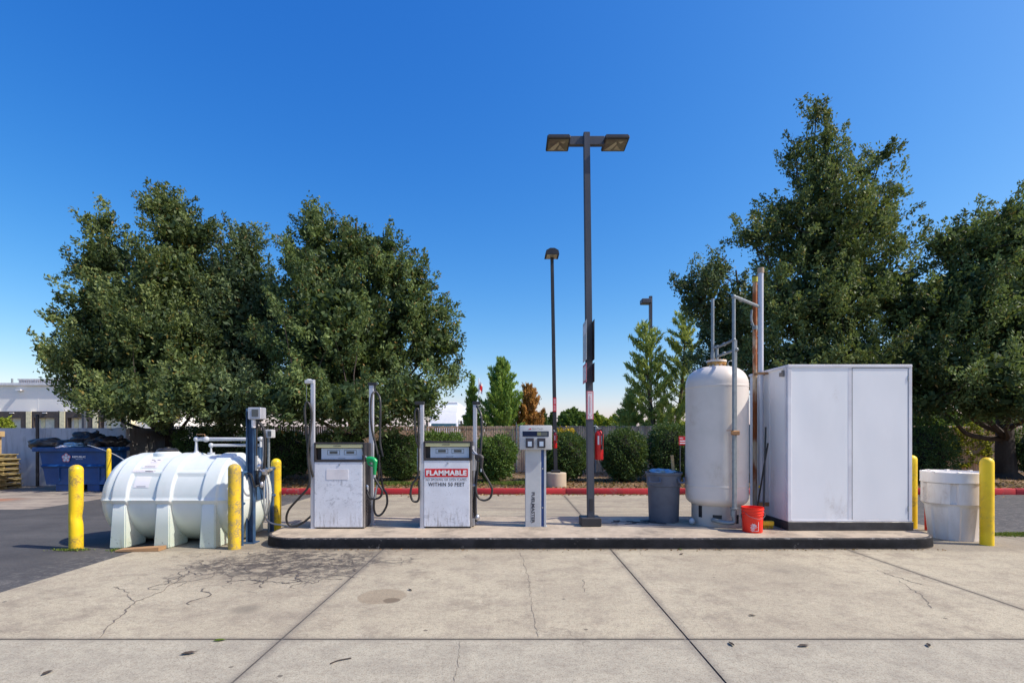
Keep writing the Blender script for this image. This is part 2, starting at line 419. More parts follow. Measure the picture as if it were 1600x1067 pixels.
def pumpdoor(name, seed):
    t = NT(name)
    x, y, z = t.xyz(t.tc)
    c = t.mix(t.ramp(t.noise(3), .35, .7), (.72,.76,.83), (.64,.67,.73))
    sc_ = t.noise(7, 8, .8, dist=.8, stretch=(1, 1, 1.4))
    zone = t.math('MULTIPLY', t.ramp(z, .15, .45), t.ramp(z, .75, 1.0, 1, 0)) if seed else t.ramp(z, .05, .5, 1, 0)
    c = t.mix(t.math('MULTIPLY', t.ramp(sc_, .5, .66, 0, .75), zone), c, (.32,.34,.39))
    drip = t.noise(10, 6, .7, stretch=(3.5, 1, .35))
    c = t.mix(t.math('MULTIPLY', t.ramp(drip, .5, .68), t.ramp(z, .02, .38, .85, 0)), c, (.2,.18,.16))
    c = t.mix(t.math('MULTIPLY', t.ramp(t.noise(50, 3), .62, .7), .5), c, (.3,.3,.3))
    return t.set(c, .5, 0, .4)
M['door1'] = pumpdoor('scuffed_door', 1); M['door2'] = pumpdoor('stained_door', 0)

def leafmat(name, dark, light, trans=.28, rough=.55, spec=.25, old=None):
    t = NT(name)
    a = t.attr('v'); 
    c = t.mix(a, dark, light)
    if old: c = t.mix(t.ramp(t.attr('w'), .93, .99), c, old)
    mat_ = t.set(c, rough, 0, spec)
    tr = t.n.new('ShaderNodeBsdfTranslucent'); t.l.new(t.mix(.35, c, (.25,.32,.03)), tr.inputs['Color'])
    mx = t.n.new('ShaderNodeMixShader'); mx.inputs[0].default_value = trans
    t.l.new(t.b.outputs[0], mx.inputs[1]); t.l.new(tr.outputs[0], mx.inputs[2]); t.l.new(mx.outputs[0], t.out.inputs['Surface'])
    return mat_
M['leaf'] = leafmat('oak_leaf', (.032,.064,.026), (.21,.29,.10), old=(.26,.17,.05))
M['leafy'] = leafmat('oak_leaf_warm', (.036,.068,.026), (.23,.295,.10), old=(.28,.2,.05))
M['leafd'] = leafmat('dark_leaf', (.034,.064,.032), (.19,.26,.12), old=(.2,.13,.05))
M['shrub'] = leafmat('shrub_leaf', (.04,.09,.02), (.18,.29,.06))
M['shrubd'] = leafmat('dark_shrub_leaf', (.026,.058,.018), (.10,.17,.045))
M['pine'] = leafmat('pine_needle', (.10,.20,.04), (.36,.52,.10))
M['pine2'] = leafmat('pine_needle_pale', (.2,.28,.06), (.52,.6,.16))
M['deadpine'] = leafmat('dead_needle', (.28,.12,.03), (.65,.34,.1))
M['lime'] = leafmat('lime_leaf', (.14,.2,.02), (.38,.42,.05))
M['vine'] = leafmat('vine_leaf', (.12,.18,.02), (.48,.46,.05), trans=.35)
M['grass'] = leafmat('grass_blade', (.06,.11,.02), (.2,.25,.05))
M['litter'] = leafmat('dry_leaf', (.1,.05,.02), (.4,.24,.11))

# ------------------------------------------------------------------ leaf meshes
def leaves(name, pos, dirs, L, W, material, parent=None, v=None, w=None):
    """pos,dirs (n,3): one diamond leaf each"""
    n = len(pos)
    d = dirs/np.maximum(np.linalg.norm(dirs, axis=1, keepdims=True), 1e-9)
    rnd = RNG.normal(size=(n, 3)); s = np.cross(d, rnd); s /= np.maximum(np.linalg.norm(s, axis=1, keepdims=True), 1e-9)
    L = np.asarray(L)*np.ones(n)*RNG.uniform(.7, 1.3, n); W = np.asarray(W)*np.ones(n)*RNG.uniform(.7, 1.3, n)
    a = pos-d*L[:, None]*.5; b = pos+s*W[:, None]*.5+d*L[:, None]*.05; c = pos+d*L[:, None]*.5; e = pos-s*W[:, None]*.5+d*L[:, None]*.05
    V = np.stack([a, b, c, e], 1).reshape(-1, 3)
    if parent is not None: V = V-np.array(world_off(parent))
    me = bpy.data.meshes.new(name)
    me.vertices.add(4*n); me.vertices.foreach_set('co', V.astype(np.float32).ravel())
    me.loops.add(4*n); me.loops.foreach_set('vertex_index', np.arange(4*n, dtype=np.int32))
    me.polygons.add(n); me.polygons.foreach_set('loop_start', np.arange(0, 4*n, 4, dtype=np.int32))
    me.update(calc_edges=True)
    at = me.attributes.new('v', 'FLOAT', 'FACE')
    vv = RNG.uniform(0, 1, n) if v is None else np.clip(v, 0, 1)
    at.data.foreach_set('value', vv.astype(np.float32))
    at = me.attributes.new('w', 'FLOAT', 'FACE'); at.data.foreach_set('value', (RNG.uniform(0, 1, n) if w is None else w).astype(np.float32))
    me.materials.append(material)
    o = bpy.data.objects.new(name, me); COL.objects.link(o)
    if parent is not None: o.parent = parent
    return o

def unit(n):
    v = RNG.normal(size=(n, 3)); return v/np.linalg.norm(v, axis=1, keepdims=True)

def crown(lobes, clump_density, per, spray=.45, sig=.13, inner=.25, up=.45, power=2.0, bottom=None):
    """lobes: (cx,cy,cz,rx,ry,rz). Returns leaf positions, directions and brightness."""
    PP, DD, VV, CC = [], [], [], []
    L = np.array(lobes)
    for (cx, cy, cz, rx, ry, rz) in lobes:
        area = 4*math.pi*((rx*ry)**1.6/3+(rx*rz)**1.6/3+(ry*rz)**1.6/3)**(1/1.6)
        n = max(6, int(area*clump_density))
        u = unit(n)
        f = 1-np.abs(RNG.normal(0, .13, n)); k = RNG.random(n) < inner; f[k] = RNG.uniform(.25, .8, k.sum())
        bumpy = 1+.16*np.sin(u[:, 0]*5+cx*3)*np.cos(u[:, 2]*6+cz*2)+.08*np.sin(u[:, 1]*11+cy)
        c = np.stack([cx+u[:, 0]*rx*f*bumpy, cy+u[:, 1]*ry*f*bumpy, cz+u[:, 2]*rz*f*bumpy], 1)
        # drop clumps deep inside another lobe
        deep = np.zeros(n, bool)
        for q in L:
            if q[0] == cx and q[2] == cz: continue
            dd = ((c-q[:3])/q[3:])**2
            deep |= (dd.sum(1) < .42)
        keep = ~deep | (RNG.random(n) < .3)
        if bottom is not None: keep &= c[:, 2] > bottom
        c, u2, f = c[keep], u[keep], f[keep]; n = len(c)
        if not n: continue
        ax = u2/np.array([rx, ry, rz])*min(rx, rz); ax /= np.linalg.norm(ax, axis=1, keepdims=True)
        ax = ax+np.array([0, 0, up])+RNG.normal(0, .3, (n, 3)); ax /= np.linalg.norm(ax, axis=1, keepdims=True)
        tone = np.clip(.45+RNG.normal(0, .34, n)+.6*(f-.85), 0, 1)  # deeper clumps get a darker tone, painting the shade inside the crown
        SL = spray*RNG.uniform(.5, 1.35, n)
        m = per
        t = RNG.uniform(-.5, 1, (n, m))
        wid = sig*(1.25-.9*np.clip(t, 0, 1))
        pos = c[:, None, :]+ax[:, None, :]*(t*SL[:, None])[:, :, None]+RNG.normal(0, 1, (n, m, 3))*wid[:, :, None]
        dr = ax[:, None, :]*.9+RNG.normal(0, .75, (n, m, 3))
        PP.append(pos.reshape(-1, 3)); DD.append(dr.reshape(-1, 3)); VV.append(np.clip(np.repeat(tone, m)+RNG.normal(0, .2, n*m), 0, 1)); CC.append(c)
    return np.concatenate(PP), np.concatenate(DD), np.concatenate(VV), np.concatenate(CC)

def limb_path(a, b, jit, k=4):
    a = Vector(a); b = Vector(b); out = [a]
    for i in range(1, k):
        t = i/k
        p = a.lerp(b, t); p.z -= (b-a).length*.08*math.sin(t*math.pi)
        out.append(p+Vector((random.uniform(-jit, jit), random.uniform(-jit, jit), random.uniform(-jit, jit)*.6)))
    out.append(b); return out

def tree(label, base, height, lobes, material, tr=.22, cd=3.0, per=26, spray=.6, sig=.12, LW=(.125,.055), name='broadleaf_tree', group=None, inner=.25, up=.95, cat='tree', twigs=90, bottom=None, lean=0.0, fill=85, fr=.82):
    t = empty(name, base, label, cat, group)
    b = Vector(base)
    lobes = [(l[0], l[1], l[2]-spray*.3, max(.2, l[3]-spray*.22), max(.2, l[4]-.1), max(.2, l[5]-spray*.35)) for l in lobes]
    p, d, v, c = crown(lobes, cd*.8, int(per*4.3), spray, sig, inner, up, bottom=bottom)
    FP = []
    for (cx, cy, cz, rx, ry, rz) in lobes:
        k = int(fill*1.9*rx*ry*rz*4.19)+20
        q = unit(k)*(RNG.random((k, 1))**.45)*fr*np.array([[rx, ry, rz]])+np.array([[cx, cy, cz]])
        FP.append(q)
    FP = np.concatenate(FP)
    if bottom is not None: FP = FP[FP[:, 2] > bottom+.1]
    n1, n2 = len(p), len(FP)
    leaves('crown', np.concatenate([p, FP]), np.concatenate([d, unit(n2)]), np.concatenate([np.full(n1, LW[0]), np.full(n2, LW[0]*2.0)]), np.concatenate([np.full(n1, LW[1]), np.full(n2, LW[1]*2.6)]), material, t, np.concatenate([v, RNG.uniform(0, .3, n2)]), np.concatenate([RNG.uniform(0, 1, n1), np.zeros(n2)]))  # inner fill leaves toned dark: crown shade put into their colour
    mb = MB()
    top = Vector((b.x+lean, b.y, b.z+height*.92))
    pts = limb_path(b, top, .12, 7)
    sp = smooth_path(pts, 5)
    rs = [tr*(1.35 if i == 0 else 1)*(1-.9*i/(len(sp)-1))+.012 for i in range(len(sp))]
    rs[0] *= 1.25
    mb.tube(sp, rs, 12, smooth=False)
    for (cx, cy, cz, rx, ry, rz) in lobes:
        tt = min(.9, max(.2, (cz-rz*.6-b.z)/height*.75))
        st = sp[int(tt*(len(sp)-1))]
        r0 = max(.02, tr*(1-tt)*.5)
        mb.tube(limb_path(st, (cx, cy, cz), .12, 4), [r0, .018], 6)
    idx = RNG.choice(len(c), min(twigs, len(c)), replace=False)
    for i in idx:
        q = Vector(c[i]); best = min(lobes, key=lambda l: (Vector(l[:3])-q).length)
        st = Vector(best[:3]).lerp(q, .15)
        mb.tube(limb_path(st, q, .06, 3), [.028, .007], 4, caps=False, k=3)
    mb.build('trunk', M['bark'], t)
    return t

def lobe(px, py, rpx, rpy, Y, ry=None):
    c = P(px, py, Y); return (c.x, c.y, c.z, rpx*Y/F, (ry if ry else rpx*Y/F*.9), rpy*Y/F)

def conifer(label, base, height, radius, material, n=70, name='pine_tree', group=None, leaders=1, per=95, rise=.35, L=.2, W=.03, start=.08, cat='tree', taper=1.0):
    t = empty(name, base, label, cat, group); b = Vector(base)
    mb = MB(); PP, DD, VV = [], [], []
    for ld in range(leaders):
        ox = 0 if leaders == 1 else (-.5+ld)*radius*.75
        h = height*(1 if ld == leaders-1 else .9)
        tp = b+Vector((ox, random.uniform(-.2, .2), h))
        mid = b+Vector((ox*.7, 0, h*.4))
        mb.tube([b, mid, tp], [.045*height**.7, .01], 8)
        for i in range(n):
            f = start+(1-start)*(i+.5)/n; f = f**.85
            o = b.lerp(mid, f/.4) if f < .4 else mid.lerp(tp, (f-.4)/.6)
            a = i*2.4+random.uniform(-.5, .5)
            ln = radius*((1-f)**taper*.9+.06)*random.uniform(.6, 1.15)*(1.0 if leaders == 1 else .72)
            e = o+Vector((math.cos(a)*ln, math.sin(a)*ln, ln*rise*random.uniform(.5, 1.6)+.12))
            m = o.lerp(e, .55)-Vector((0, 0, ln*.08))
            mb.tube([o, m, e], [.03*(1-f)+.008, .005], 4, caps=False, k=3)
            k = max(24, int(per*ln/radius*3.6))
            tt = RNG.uniform(.15, 1.05, k)
            A = np.array(o); B = np.array(e); Mi = np.array(m)
            pos = (1-tt)[:, None]**2*A+2*((1-tt)*tt)[:, None]*Mi+(tt**2)[:, None]*B
            side = RNG.normal(0, 1, (k, 3))*np.array([1, 1, .7])*(.055+.03*ln*(1.15-tt))[:, None]
            PP.append(pos+side); dv = np.array((e-o).normalized())
            DD.append(dv[None, :]*.8+np.array([0, 0, .5])+RNG.normal(0, .55, (k, 3))); VV.append(np.clip(random.uniform(.2, .8)+RNG.normal(0, .18, k), 0, 1))
    leaves('crown', np.concatenate(PP), np.concatenate(DD), L, W, material, t, np.concatenate(VV))
    mb.build('trunk', M['pinebark'], t)
    return t

def shrub(label, px0, px1, pyt, Y, ry, material, base=.15, n=9000, LW=(.07,.04), group='clipped shrubs along the fence', name='shrub', p=3.2, pot=.5, foot=0.1):
    x0, x1 = X(px0, Y), X(px1, Y); zt = Z(pyt, Y)
    cx, rx = (x0+x1)/2, (x1-x0)/2; z0 = base+foot; cz, rz = (z0+zt)/2, (zt-z0)/2
    t = empty(name, (cx, Y, base), label, 'shrub', group)
    u = unit(n); q = (np.abs(u)**p).sum(1)**(-1/p); f = 1-np.abs(RNG.normal(0, .09, n))
    k = 1+.11*np.sin(u[:, 0]*6+px0)*np.cos(u[:, 2]*5+px1)+.06*np.cos(u[:, 1]*5+px0*3)+.06*np.sin(u[:, 0]*17+u[:, 2]*13)
    pos = np.stack([cx+u[:, 0]*q*rx*f*k, Y+u[:, 1]*q*ry*f*k, cz+u[:, 2]*q*rz*f*k], 1)+RNG.normal(0, .035, (n, 3))+(RNG.random((n, 1)) < .05)*np.abs(RNG.normal(0, 1, (n, 1)))*u*.09
    pos[:, 2] = np.maximum(pos[:, 2], base+.02)
    sh = np.sin(pos[:, 0]*9)*np.sin(pos[:, 2]*8+pos[:, 1]*5)*.22
    leaves('foliage', pos, u+RNG.normal(0, .7, (n, 3)), LW[0], LW[1], material, t, np.clip(.45+sh+RNG.normal(0, .22, n), 0, 1))
    mb = MB()
    mb.blob((cx, Y, cz), rx*.82, ry*.8, rz*.85, amp=.25, fr=2, seed=px0)  # dark core blob paints the shade inside the foliage
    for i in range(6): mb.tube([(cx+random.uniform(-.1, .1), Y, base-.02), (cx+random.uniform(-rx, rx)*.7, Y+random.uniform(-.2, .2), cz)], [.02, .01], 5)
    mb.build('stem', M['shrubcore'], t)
    return t
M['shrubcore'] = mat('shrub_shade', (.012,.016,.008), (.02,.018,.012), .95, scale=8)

# ------------------------------------------------------------------ lettering
def lettering(txt, w, h, c, material, parent, rot='front', name='lettering', bold=.0, spacing=1.0, side=0.0):
    cu = bpy.data.curves.new('tmp_text', 'FONT'); cu.body = txt; cu.size = 1; cu.offset = bold; cu.space_character = spacing; cu.resolution_u = 2
    cu.align_x = 'CENTER'
    o = bpy.data.objects.new('tmp_text', cu); COL.objects.link(o)
    bpy.context.view_layer.update()
    me = bpy.data.meshes.new_from_object(o.evaluated_get(bpy.context.evaluated_depsgraph_get()))
    bpy.data.objects.remove(o); bpy.data.curves.remove(cu)
    co = np.empty(len(me.vertices)*3, np.float32); me.vertices.foreach_get('co', co); co = co.reshape(-1, 3)
    mn, mx = co.min(0), co.max(0)
    co[:, 0] = (co[:, 0]-(mn[0]+mx[0])/2)*w/(mx[0]-mn[0]); co[:, 1] = (co[:, 1]-(mn[1]+mx[1])/2)*h/(mx[1]-mn[1])
    x, y = co[:, 0].copy(), co[:, 1].copy()
    if rot == 'down': x, y = y, -x      # reads top to bottom
    elif isinstance(rot, float): x, y = x*math.cos(rot)-y*math.sin(rot), x*math.sin(rot)+y*math.cos(rot)
    out = np.stack([c[0]+x, np.full_like(x, c[1]), c[2]+y], 1)
    me.vertices.foreach_set('co', out.astype(np.float32).ravel()); me.update()
    me.materials.clear()
    return link_mesh(name, me, material, parent)

# ================================================================== SETTING
def sheet(name, rects, z, m, th=0.0):
    mb = MB()
    for (x0, x1, y0, y1) in rects: mb.face([(x0, y0, z), (x1, y0, z), (x1, y1, z), (x0, y1, z)])
    return tag(mb.build(name, m), kind='structure')
sheet('ground', [(-900, 900, -60, 1500)], -.03, M['far'])
sheet('joint_bed', [(-5.3, 8.1, -1, 14)], -.014, M['seam'])
g = .007
xs = [-5.22, -1.811, 1.384, 4.70, 7.75]; ys = [-1, .8, 4.025, 13.86]
rects = []
for i in range(4):
    for j in range(3):
        xa, xb, ya, yb = xs[i]+g, xs[i+1]-g, ys[j]+g, ys[j+1]-g
        if i == 3 and j == 2: rects.append((xa, xb, ya, 8.35)); rects.append((xa, 7.35, 8.35+.001, yb)); continue
        rects.append((xa, xb, ya, yb))
rects += [(7.75+g, 12.5, -1, .8-g), (7.75+g, 12.5, .8+g, 4.025-g), (7.75+g, 12.5, 4.025+g, 8.35)]
sheet('concrete_apron', rects, 0, M['slab'])
sheet('asphalt_lot', [(-40, -5.22, -1, 11.1), (-10.4, -5.22, 11.1, 14.2)], -.006, M['asphalt'])
sheet('asphalt_lane', [(7.35, 60, 8.35, 13.86)], -.006, M['asphalt'])
sheet('concrete_pad', [(-40, -10.4, 11.1, 20.4)], -.006, M['pad'])
# raised planting bed
mb = MB(); mb.box(-9.6, 60, 14.03, 34, -.02, .13); tag(mb.build('planting_bed', M['soil']), kind='structure')
mb = MB()
kx = [-9.75]+[1.46+3.05*i for i in range(-3, 20)]
for i in range(len(kx)-1):
    mb.box(kx[i]+.005, kx[i+1]-.005, 13.87, 14.03, -.02, .155+.002*(i % 2), 0, .018, seg=2)
mb.box(-9.75, -9.6, 14.04, 20.2, -.02, .155, 0, .015)
tag(mb.build('red_kerb', M['redkerb']), kind='structure')

# fuel island with painted rim
def rounded(x0, x1, y0, y1, r, ins, n=10):
    pts = []
    x0 += ins; x1 -= ins; y0 += ins; y1 -= ins; r = max(.02, r-ins)
    for cx, cy, a0 in ((x1-r, y0+r, -90), (x1-r, y1-r, 0), (x0+r, y1-r, 90), (x0+r, y0+r, 180)):
        for i in range(n+1):
            a = R(a0+90*i/n); pts.append((cx+r*math.cos(a), cy+r*math.sin(a)))
    return pts
IX0, IX1, IY0, IY1 = -3.64, 6.22, 7.2, 9.2
bm = bmesh.new(); lay = bm.verts.layers.float.new('paint'); prev = None
for z, ins, pt in ((-.02, 0, 1), (.02, .0, 1), (.07, .004, 1), (.12, .008, 1), (.142, .012, 1), (.150, .024, 1), (.152, .045, .75), (.152, .075, .0), (.152, .5, 0)):
    base_pts = rounded(IX0, IX1, IY0, IY1, .55, ins)
    # subdivide long sides for chips in the paint
    pts = []
    for i, p in enumerate(base_pts):
        q = base_pts[(i+1) % len(base_pts)]; d = math.hypot(q[0]-p[0], q[1]-p[1]); k = 60 if d > 4 else (8 if d > .6 else 1)
        for j in range(k):
            x, y = p[0]+(q[0]-p[0])*j/k, p[1]+(q[1]-p[1])*j/k
            w = mnoise.noise(Vector((x*3, y*3, z*9)))*.006
            pts.append((x+w, y+w))
    rg = [bm.verts.new((x, y, z+(mnoise.noise(Vector((x*2.2, y*2, 5)))*.004 if z > .1 else 0))) for x, y in pts]
    for v in rg: v[lay] = pt
    if prev and len(prev) == len(rg):
        for i in range(len(rg)): bm.faces.new((prev[i], prev[(i+1) % len(rg)], rg[(i+1) % len(rg)], rg[i]))
    prev = rg
bm.faces.new(prev)
for f in bm.faces: f.smooth = True
me = bpy.data.meshes.new('fuel_island'); bm.to_mesh(me); bm.free(); me.set_sharp_from_angle(angle=R(50))
tag(link_mesh('fuel_island', me, M['island']), kind='structure')

# cracks in the paving (real, thin tar-dark fissures)
def crack(pts, w=.008, jit=.05, n=26):
    mbx = MB(); pp = [Vector((X(a, 1280/(b-680)), 1280/(b-680), .0025)) for a, b in pts]
    path = []
    for i in range(len(pp)-1):
        for k in range(n//(len(pp)-1)+2):
            t = k/(n//(len(pp)-1)+2); q = pp[i].lerp(pp[i+1], t); path.append(q+Vector((random.uniform(-jit, jit), random.uniform(-jit, jit)*.7, 0)))
    path.append(pp[-1]); L = []
    for i, q in enumerate(path):
        d = (path[min(i+1, len(path)-1)]-path[max(i-1, 0)]); nrm = Vector((-d.y, d.x, 0)).normalized()
        ww = w*random.uniform(.25, 1)*(1 if 0 < i < len(path)-1 else .1)
        L.append((q+nrm*ww, q-nrm*ww))
    vs = [(mbx.bm.verts.new(a), mbx.bm.verts.new(b)) for a, b in L]
    for i in range(len(vs)-1): mbx.bm.faces.new((vs[i][0], vs[i+1][0], vs[i+1][1], vs[i][1]))
    return mbx
cm = [crack([(154, 998), (185, 965), (212, 940), (250, 925), (283, 903), (300, 890)], .009, .02, 34), crack([(212, 940), (196, 922), (178, 916)], .006, .02, 14),
      crack([(813, 862), (826, 905), (831, 945), (841, 996)], .0028, .014, 40), crack([(719, 1000), (716, 1040), (709, 1067)], .003, .01, 20),
      crack([(1400, 905), (1440, 930), (1455, 950)], .005, .02, 18), crack([(912, 905), (913, 925)], .005, .02, 10), crack([(1368, 890), (1445, 915)], .007, .03, 14),
      crack([(1000, 862), (1003, 868)], .004, .01, 6), crack([(455, 905), (490, 912), (520, 898), (533, 880)], .010, .025, 22), crack([(357, 914), (362, 900), (345, 890)], .01, .025, 16)]
M['crack'] = mat('crack_fill', (.12,.105,.085), (.2,.17,.14), .95, scale=20)
def craze():
    net = MB(); rg = random.Random(5)
    for k in range(46):
        px = rg.uniform(285, 560); py = rg.gauss(890, 17)
        if py < 864: py = 866+rg.random()*10
        Y_ = 1280/(py-680); p = Vector((X(px, Y_), Y_, .003)); a = rg.uniform(0, 6.28); path = [p.copy()]
        for i in range(rg.randint(7, 20)):
            a += rg.gauss(0, .55); p = p+Vector((math.cos(a), math.sin(a), 0))*.035; path.append(p.copy())
        wd_ = rg.uniform(.003, .0095); prv = None
        for i, q in enumerate(path):
            d = path[min(i+1, len(path)-1)]-path[max(i-1, 0)]; nn = Vector((-d.y, d.x, 0)).normalized(); ww = wd_*rg.uniform(.3, 1.3)*(.15 if i in (0, len(path)-1) else 1)
            if q.y > 7.17: break
            q = q+Vector((0, 0, k*.00004)); cur = (net.bm.verts.new(q+nn*ww), net.bm.verts.new(q-nn*ww))
            if prv: net.bm.faces.new((prv[0], cur[0], cur[1], prv[1]))
            prv = cur
    return tag(net.build('crack_network', mat('tar_crack', (.075,.065,.06), (.16,.14,.12), .9, scale=9), norm=False), kind='structure')
craze()
for c_ in cm: tag(c_.build('pavement_crack', M['crack'], norm=False), kind='structure')

# ================================================================== LEFT: wall, building, dumpster, pallets
w = MB(); w.box(-34, -12.55, 16.35, 16.55, -.02, 1.83, 0, .01); w.box(-12.55, -12.21, 16.2, 16.36, -.02, 1.845, 0, .01)
tag(w.build('boundary_wall', M['wall']), 'low pale rendered concrete wall behind the blue dumpster', 'wall')
w = MB(); w.box(-12.36, -12.225, 16.37, 18.3, -.02, 1.84, 0, .01); w.box(-12.36, -11.9, 18.31, 18.4, -.02, 1.84, 0, .01)
tag(w.build('boundary_wall', M['wall2']), 'concrete wall with tree shade painted on as dark grey, between the pale wall and the slatted fence', 'wall')

b = empty('warehouse', (-48, 60, 0), 'large pale grey warehouse with loading docks beyond the left wall', 'building')
YB = 60
w = MB(); w.box(-75, X(260, YB), YB, YB+20, 0, Z(602, YB))
for px in (60,): w.box(X(px, YB)-.03, X(px, YB)+.03, YB-.01, YB+.02, 3, Z(604, YB))
w.build('wall', [M['bwall']], b)
w = MB(); w.box(-75.5, X(262, YB), YB-.3, YB+.5, Z(602, YB), Z(600, YB)+.12, 0); w.build('roof_edge', M['cabtrim'], b)
w = MB()
for i in range(70):
    x = X(10, YB)+i*.22; w.box(x, x+.12, YB+1.5, YB+1.6, Z(600, YB), Z(592, YB)+.1)
w.box(X(10, YB), X(10, YB)+15.4, YB+1.62, YB+1.7, Z(600, YB), Z(592, YB)+.05); w.box(X(10, YB)-.1, X(10, YB)+15.5, YB+1.45, YB+1.7, Z(592, YB)+.02, Z(591, YB)+.1)
w.build('roof_screen', M['louver'], b)
for k, (a, c) in enumerate(((-45, -6), (6, 48), (57, 100), (109, 151), (160, 203))):
    f = MB(); f.box(X(a, YB), X(c, YB), YB-.6, YB-.02, Z(653, YB), Z(643, YB)); f.box(X(a, YB), X(a+3, YB), YB-.6, YB-.02, 0, Z(653, YB)); f.box(X(c-8, YB), X(c, YB), YB-.6, YB-.02, 0, Z(653, YB))
    fo = f.build('dock_seal', M['darkdock'], b)
    f = MB(); f.box(X(a+8, YB), X(a+14, YB), YB-.1, YB-.02, 0, Z(653, YB), 1); f.box(X(a+17, YB), X(a+33, YB), YB-.12, YB-.02, 0, Z(653, YB)); f.build('dock_door', [M['doc'], M['cream']], b)
    f = MB(); f.box(X(c+.5, YB), X(c+8.5, YB), YB-.64, YB-.015, 0, Z(643, YB)); f.build('dock_bumper', M['cream'], b)
    f = MB(); f.box(X(a+18, YB), X(a+24, YB), YB-.75, YB-.61, Z(646, YB), Z(645, YB)); f.build('dock_lamp', M['white2'], b)
f = MB(); f.box(X(29.5, YB), X(37, YB), YB-.45, YB-.02, Z(610.5, YB), Z(608.5, YB)); f.box(X(32, YB), X(35, YB), YB-.3, YB-.02, Z(611.5, YB), Z(610, YB)); f.build('wall_lamp', M['white2'], b)
f = MB(); f.cyl((X(6, YB), YB+1, Z(600, YB)), (X(6, YB), YB+1, Z(590, YB)), .1, .1, 8); f.box(X(4, YB), X(9, YB), YB+.8, YB+1.2, Z(600, YB), Z(597, YB)); f.build('roof_vent', M['galv'], b)

# dumpster
DY = 14.6; d = empty('dumpster', (-12.3, DY, 0), 'blue steel dumpster overflowing with rubbish bags', 'dumpster')
xl, xr, zb, zt = X(60, DY), X(163, DY), .2, Z(702, DY)
m_ = MB()
m_.prism([(xl, zt), (xr, zt), (xr, zb), (X(70, DY)+.02, zb)], 'y', DY+.02, DY+.85)
m_.prism([(DY-.05, .72), (DY+.02, .78), (DY+.02, .66)], 'x', xl+.1, xr)
for xx in (xl+.55, xl+1.15, xl+1.7): m_.box(xx, xx+.05, DY-.008, DY+.03, .3, .68)
m_.build('body', M['dumpster'], d)
m_ = MB(); m_.box(xl-.14, xr+.05, DY-.06, DY+.06, zt-.06, zt+.06, 0, .012); m_.box(xl-.14, xl+.02, DY+.06, DY+.9, zt-.06, zt+.06, 0, .012); m_.box(xr-.02, xr+.06, DY+.06, DY+.9, zt-.06, zt+.06, 0, .012); m_.build('rim', M['dumpster'], d)
for xx in (xl+.45, xl+1.35):
    m_ = MB(); m_.box(xx, xx+.35, DY+.05, DY+.8, .0, .2, 0, .01); m_.build('skid', M['dumpster'], d)
m_ = MB()
cx, cz = X(103.5, DY), Z(715, DY)
for k in range(5):
    a = R(90+72*k); px_, pz_ = cx+.075*math.cos(a), cz+.075*math.sin(a)
    for ring_, mm in ((.056, 1), (.038, 0)):
        pts = [(px_+ring_*math.cos(R(q*30)), DY-.003-(.056-ring_)*.1, pz_+ring_*math.sin(R(q*30))) for q in range(12)]
        m_.face(pts, mm)
pts = []
for q in range(10):
    rr = .06 if q % 2 == 0 else .025; pts.append((cx+rr*math.cos(R(90+36*q)), DY-.008, cz+rr*math.sin(R(90+36*q))))
m_.face(pts, 2)
m_.build('emblem', [M['display'], M['pinkred'], M['white2']], d)
lettering('REPUBLIC', X(134, DY)-X(113, DY), .055, (X(123.5, DY), DY-.004, Z(713.5, DY)), M['white2'], d, bold=.03)
lettering('SERVICES', .21, .03, (X(124, DY), DY-.004, Z(717, DY)), M['display'], d)
lettering('800-222-1000', .28, .03, (X(124.5, DY), DY-.004, Z(721.2, DY)), M['display'], d) if False else None
bags = [(84, 695, 29, 11, 15.05, 'black rubbish bag slumped over the left front edge of the dumpster'), (142, 686, 20, 11, 15.1, 'large black rubbish bag heaped highest on the dumpster'),
        (157, 692, 18, 10, 14.95, 'black rubbish bag lying in front of the tallest bag on the dumpster'), (180, 692, 9, 10, 15.1, 'black rubbish bag at the right end of the dumpster')]
for k, (px, py, rx, rz, Y, lab) in enumerate(bags):
    m_ = MB(); c = P(px, py, Y); m_.blob(c, rx*Y/F, .42, rz*Y/F, amp=.42, fr=1.1, seed=k+2, sub=4)
    if k in (1, 3): m_.tube([c+Vector((.1*(1 if k == 3 else 1), 0, rz*Y/F*.7)), c+Vector((.2, 0, rz*Y/F*1.0)), c+Vector((.16, 0, rz*Y/F*1.25))], [.07, .02], 7)
    tag(m_.build('rubbish_bag', M['bag'], angle=180), lab, 'bag', 'rubbish bags heaped on the dumpster')
m_ = MB(); c = P(124, 694, 14.95); m_.blob(c, .27, .3, .1, amp=.5, seed=9, sub=3); tag(m_.build('rubbish_bag', M['bluebag'], angle=180), 'flattened light blue bag in the middle of the dumpster heap', 'bag')
m_ = MB(); c = P(103, 699, 14.75); m_.blob(c, .17, .2, .07, amp=.5, seed=19, sub=3); tag(m_.build('crumpled_paper', M['signwhite'], angle=60), 'crumpled white paper by the bags on the dumpster', 'paper')
m_ = MB(); m_.tube([P(137, 695, 14.5), P(165, 704, 13.9), P(190, 716, 13.3), P(215, 735, 12.7)], .012, 6); tag(m_.build('rope', M['pvc']), 'pale rope sagging from the dumpster heap past the thin yellow post', 'rope')
m_ = MB(); m_.cyl((X(58.5, 16.1), 16.1, 0), (X(58.5, 16.1), 16.1, Z(650, 16.1)), .045, n=12); m_.lathe([(.045, 0), (.055, .01), (.03, .05), (0, .055)], (X(58.5, 16.1), 16.1, Z(650, 16.1)), 12)
tag(m_.build('thin_post', M['poledark']), 'thin dark pipe post standing in front of the pale wall', 'post')

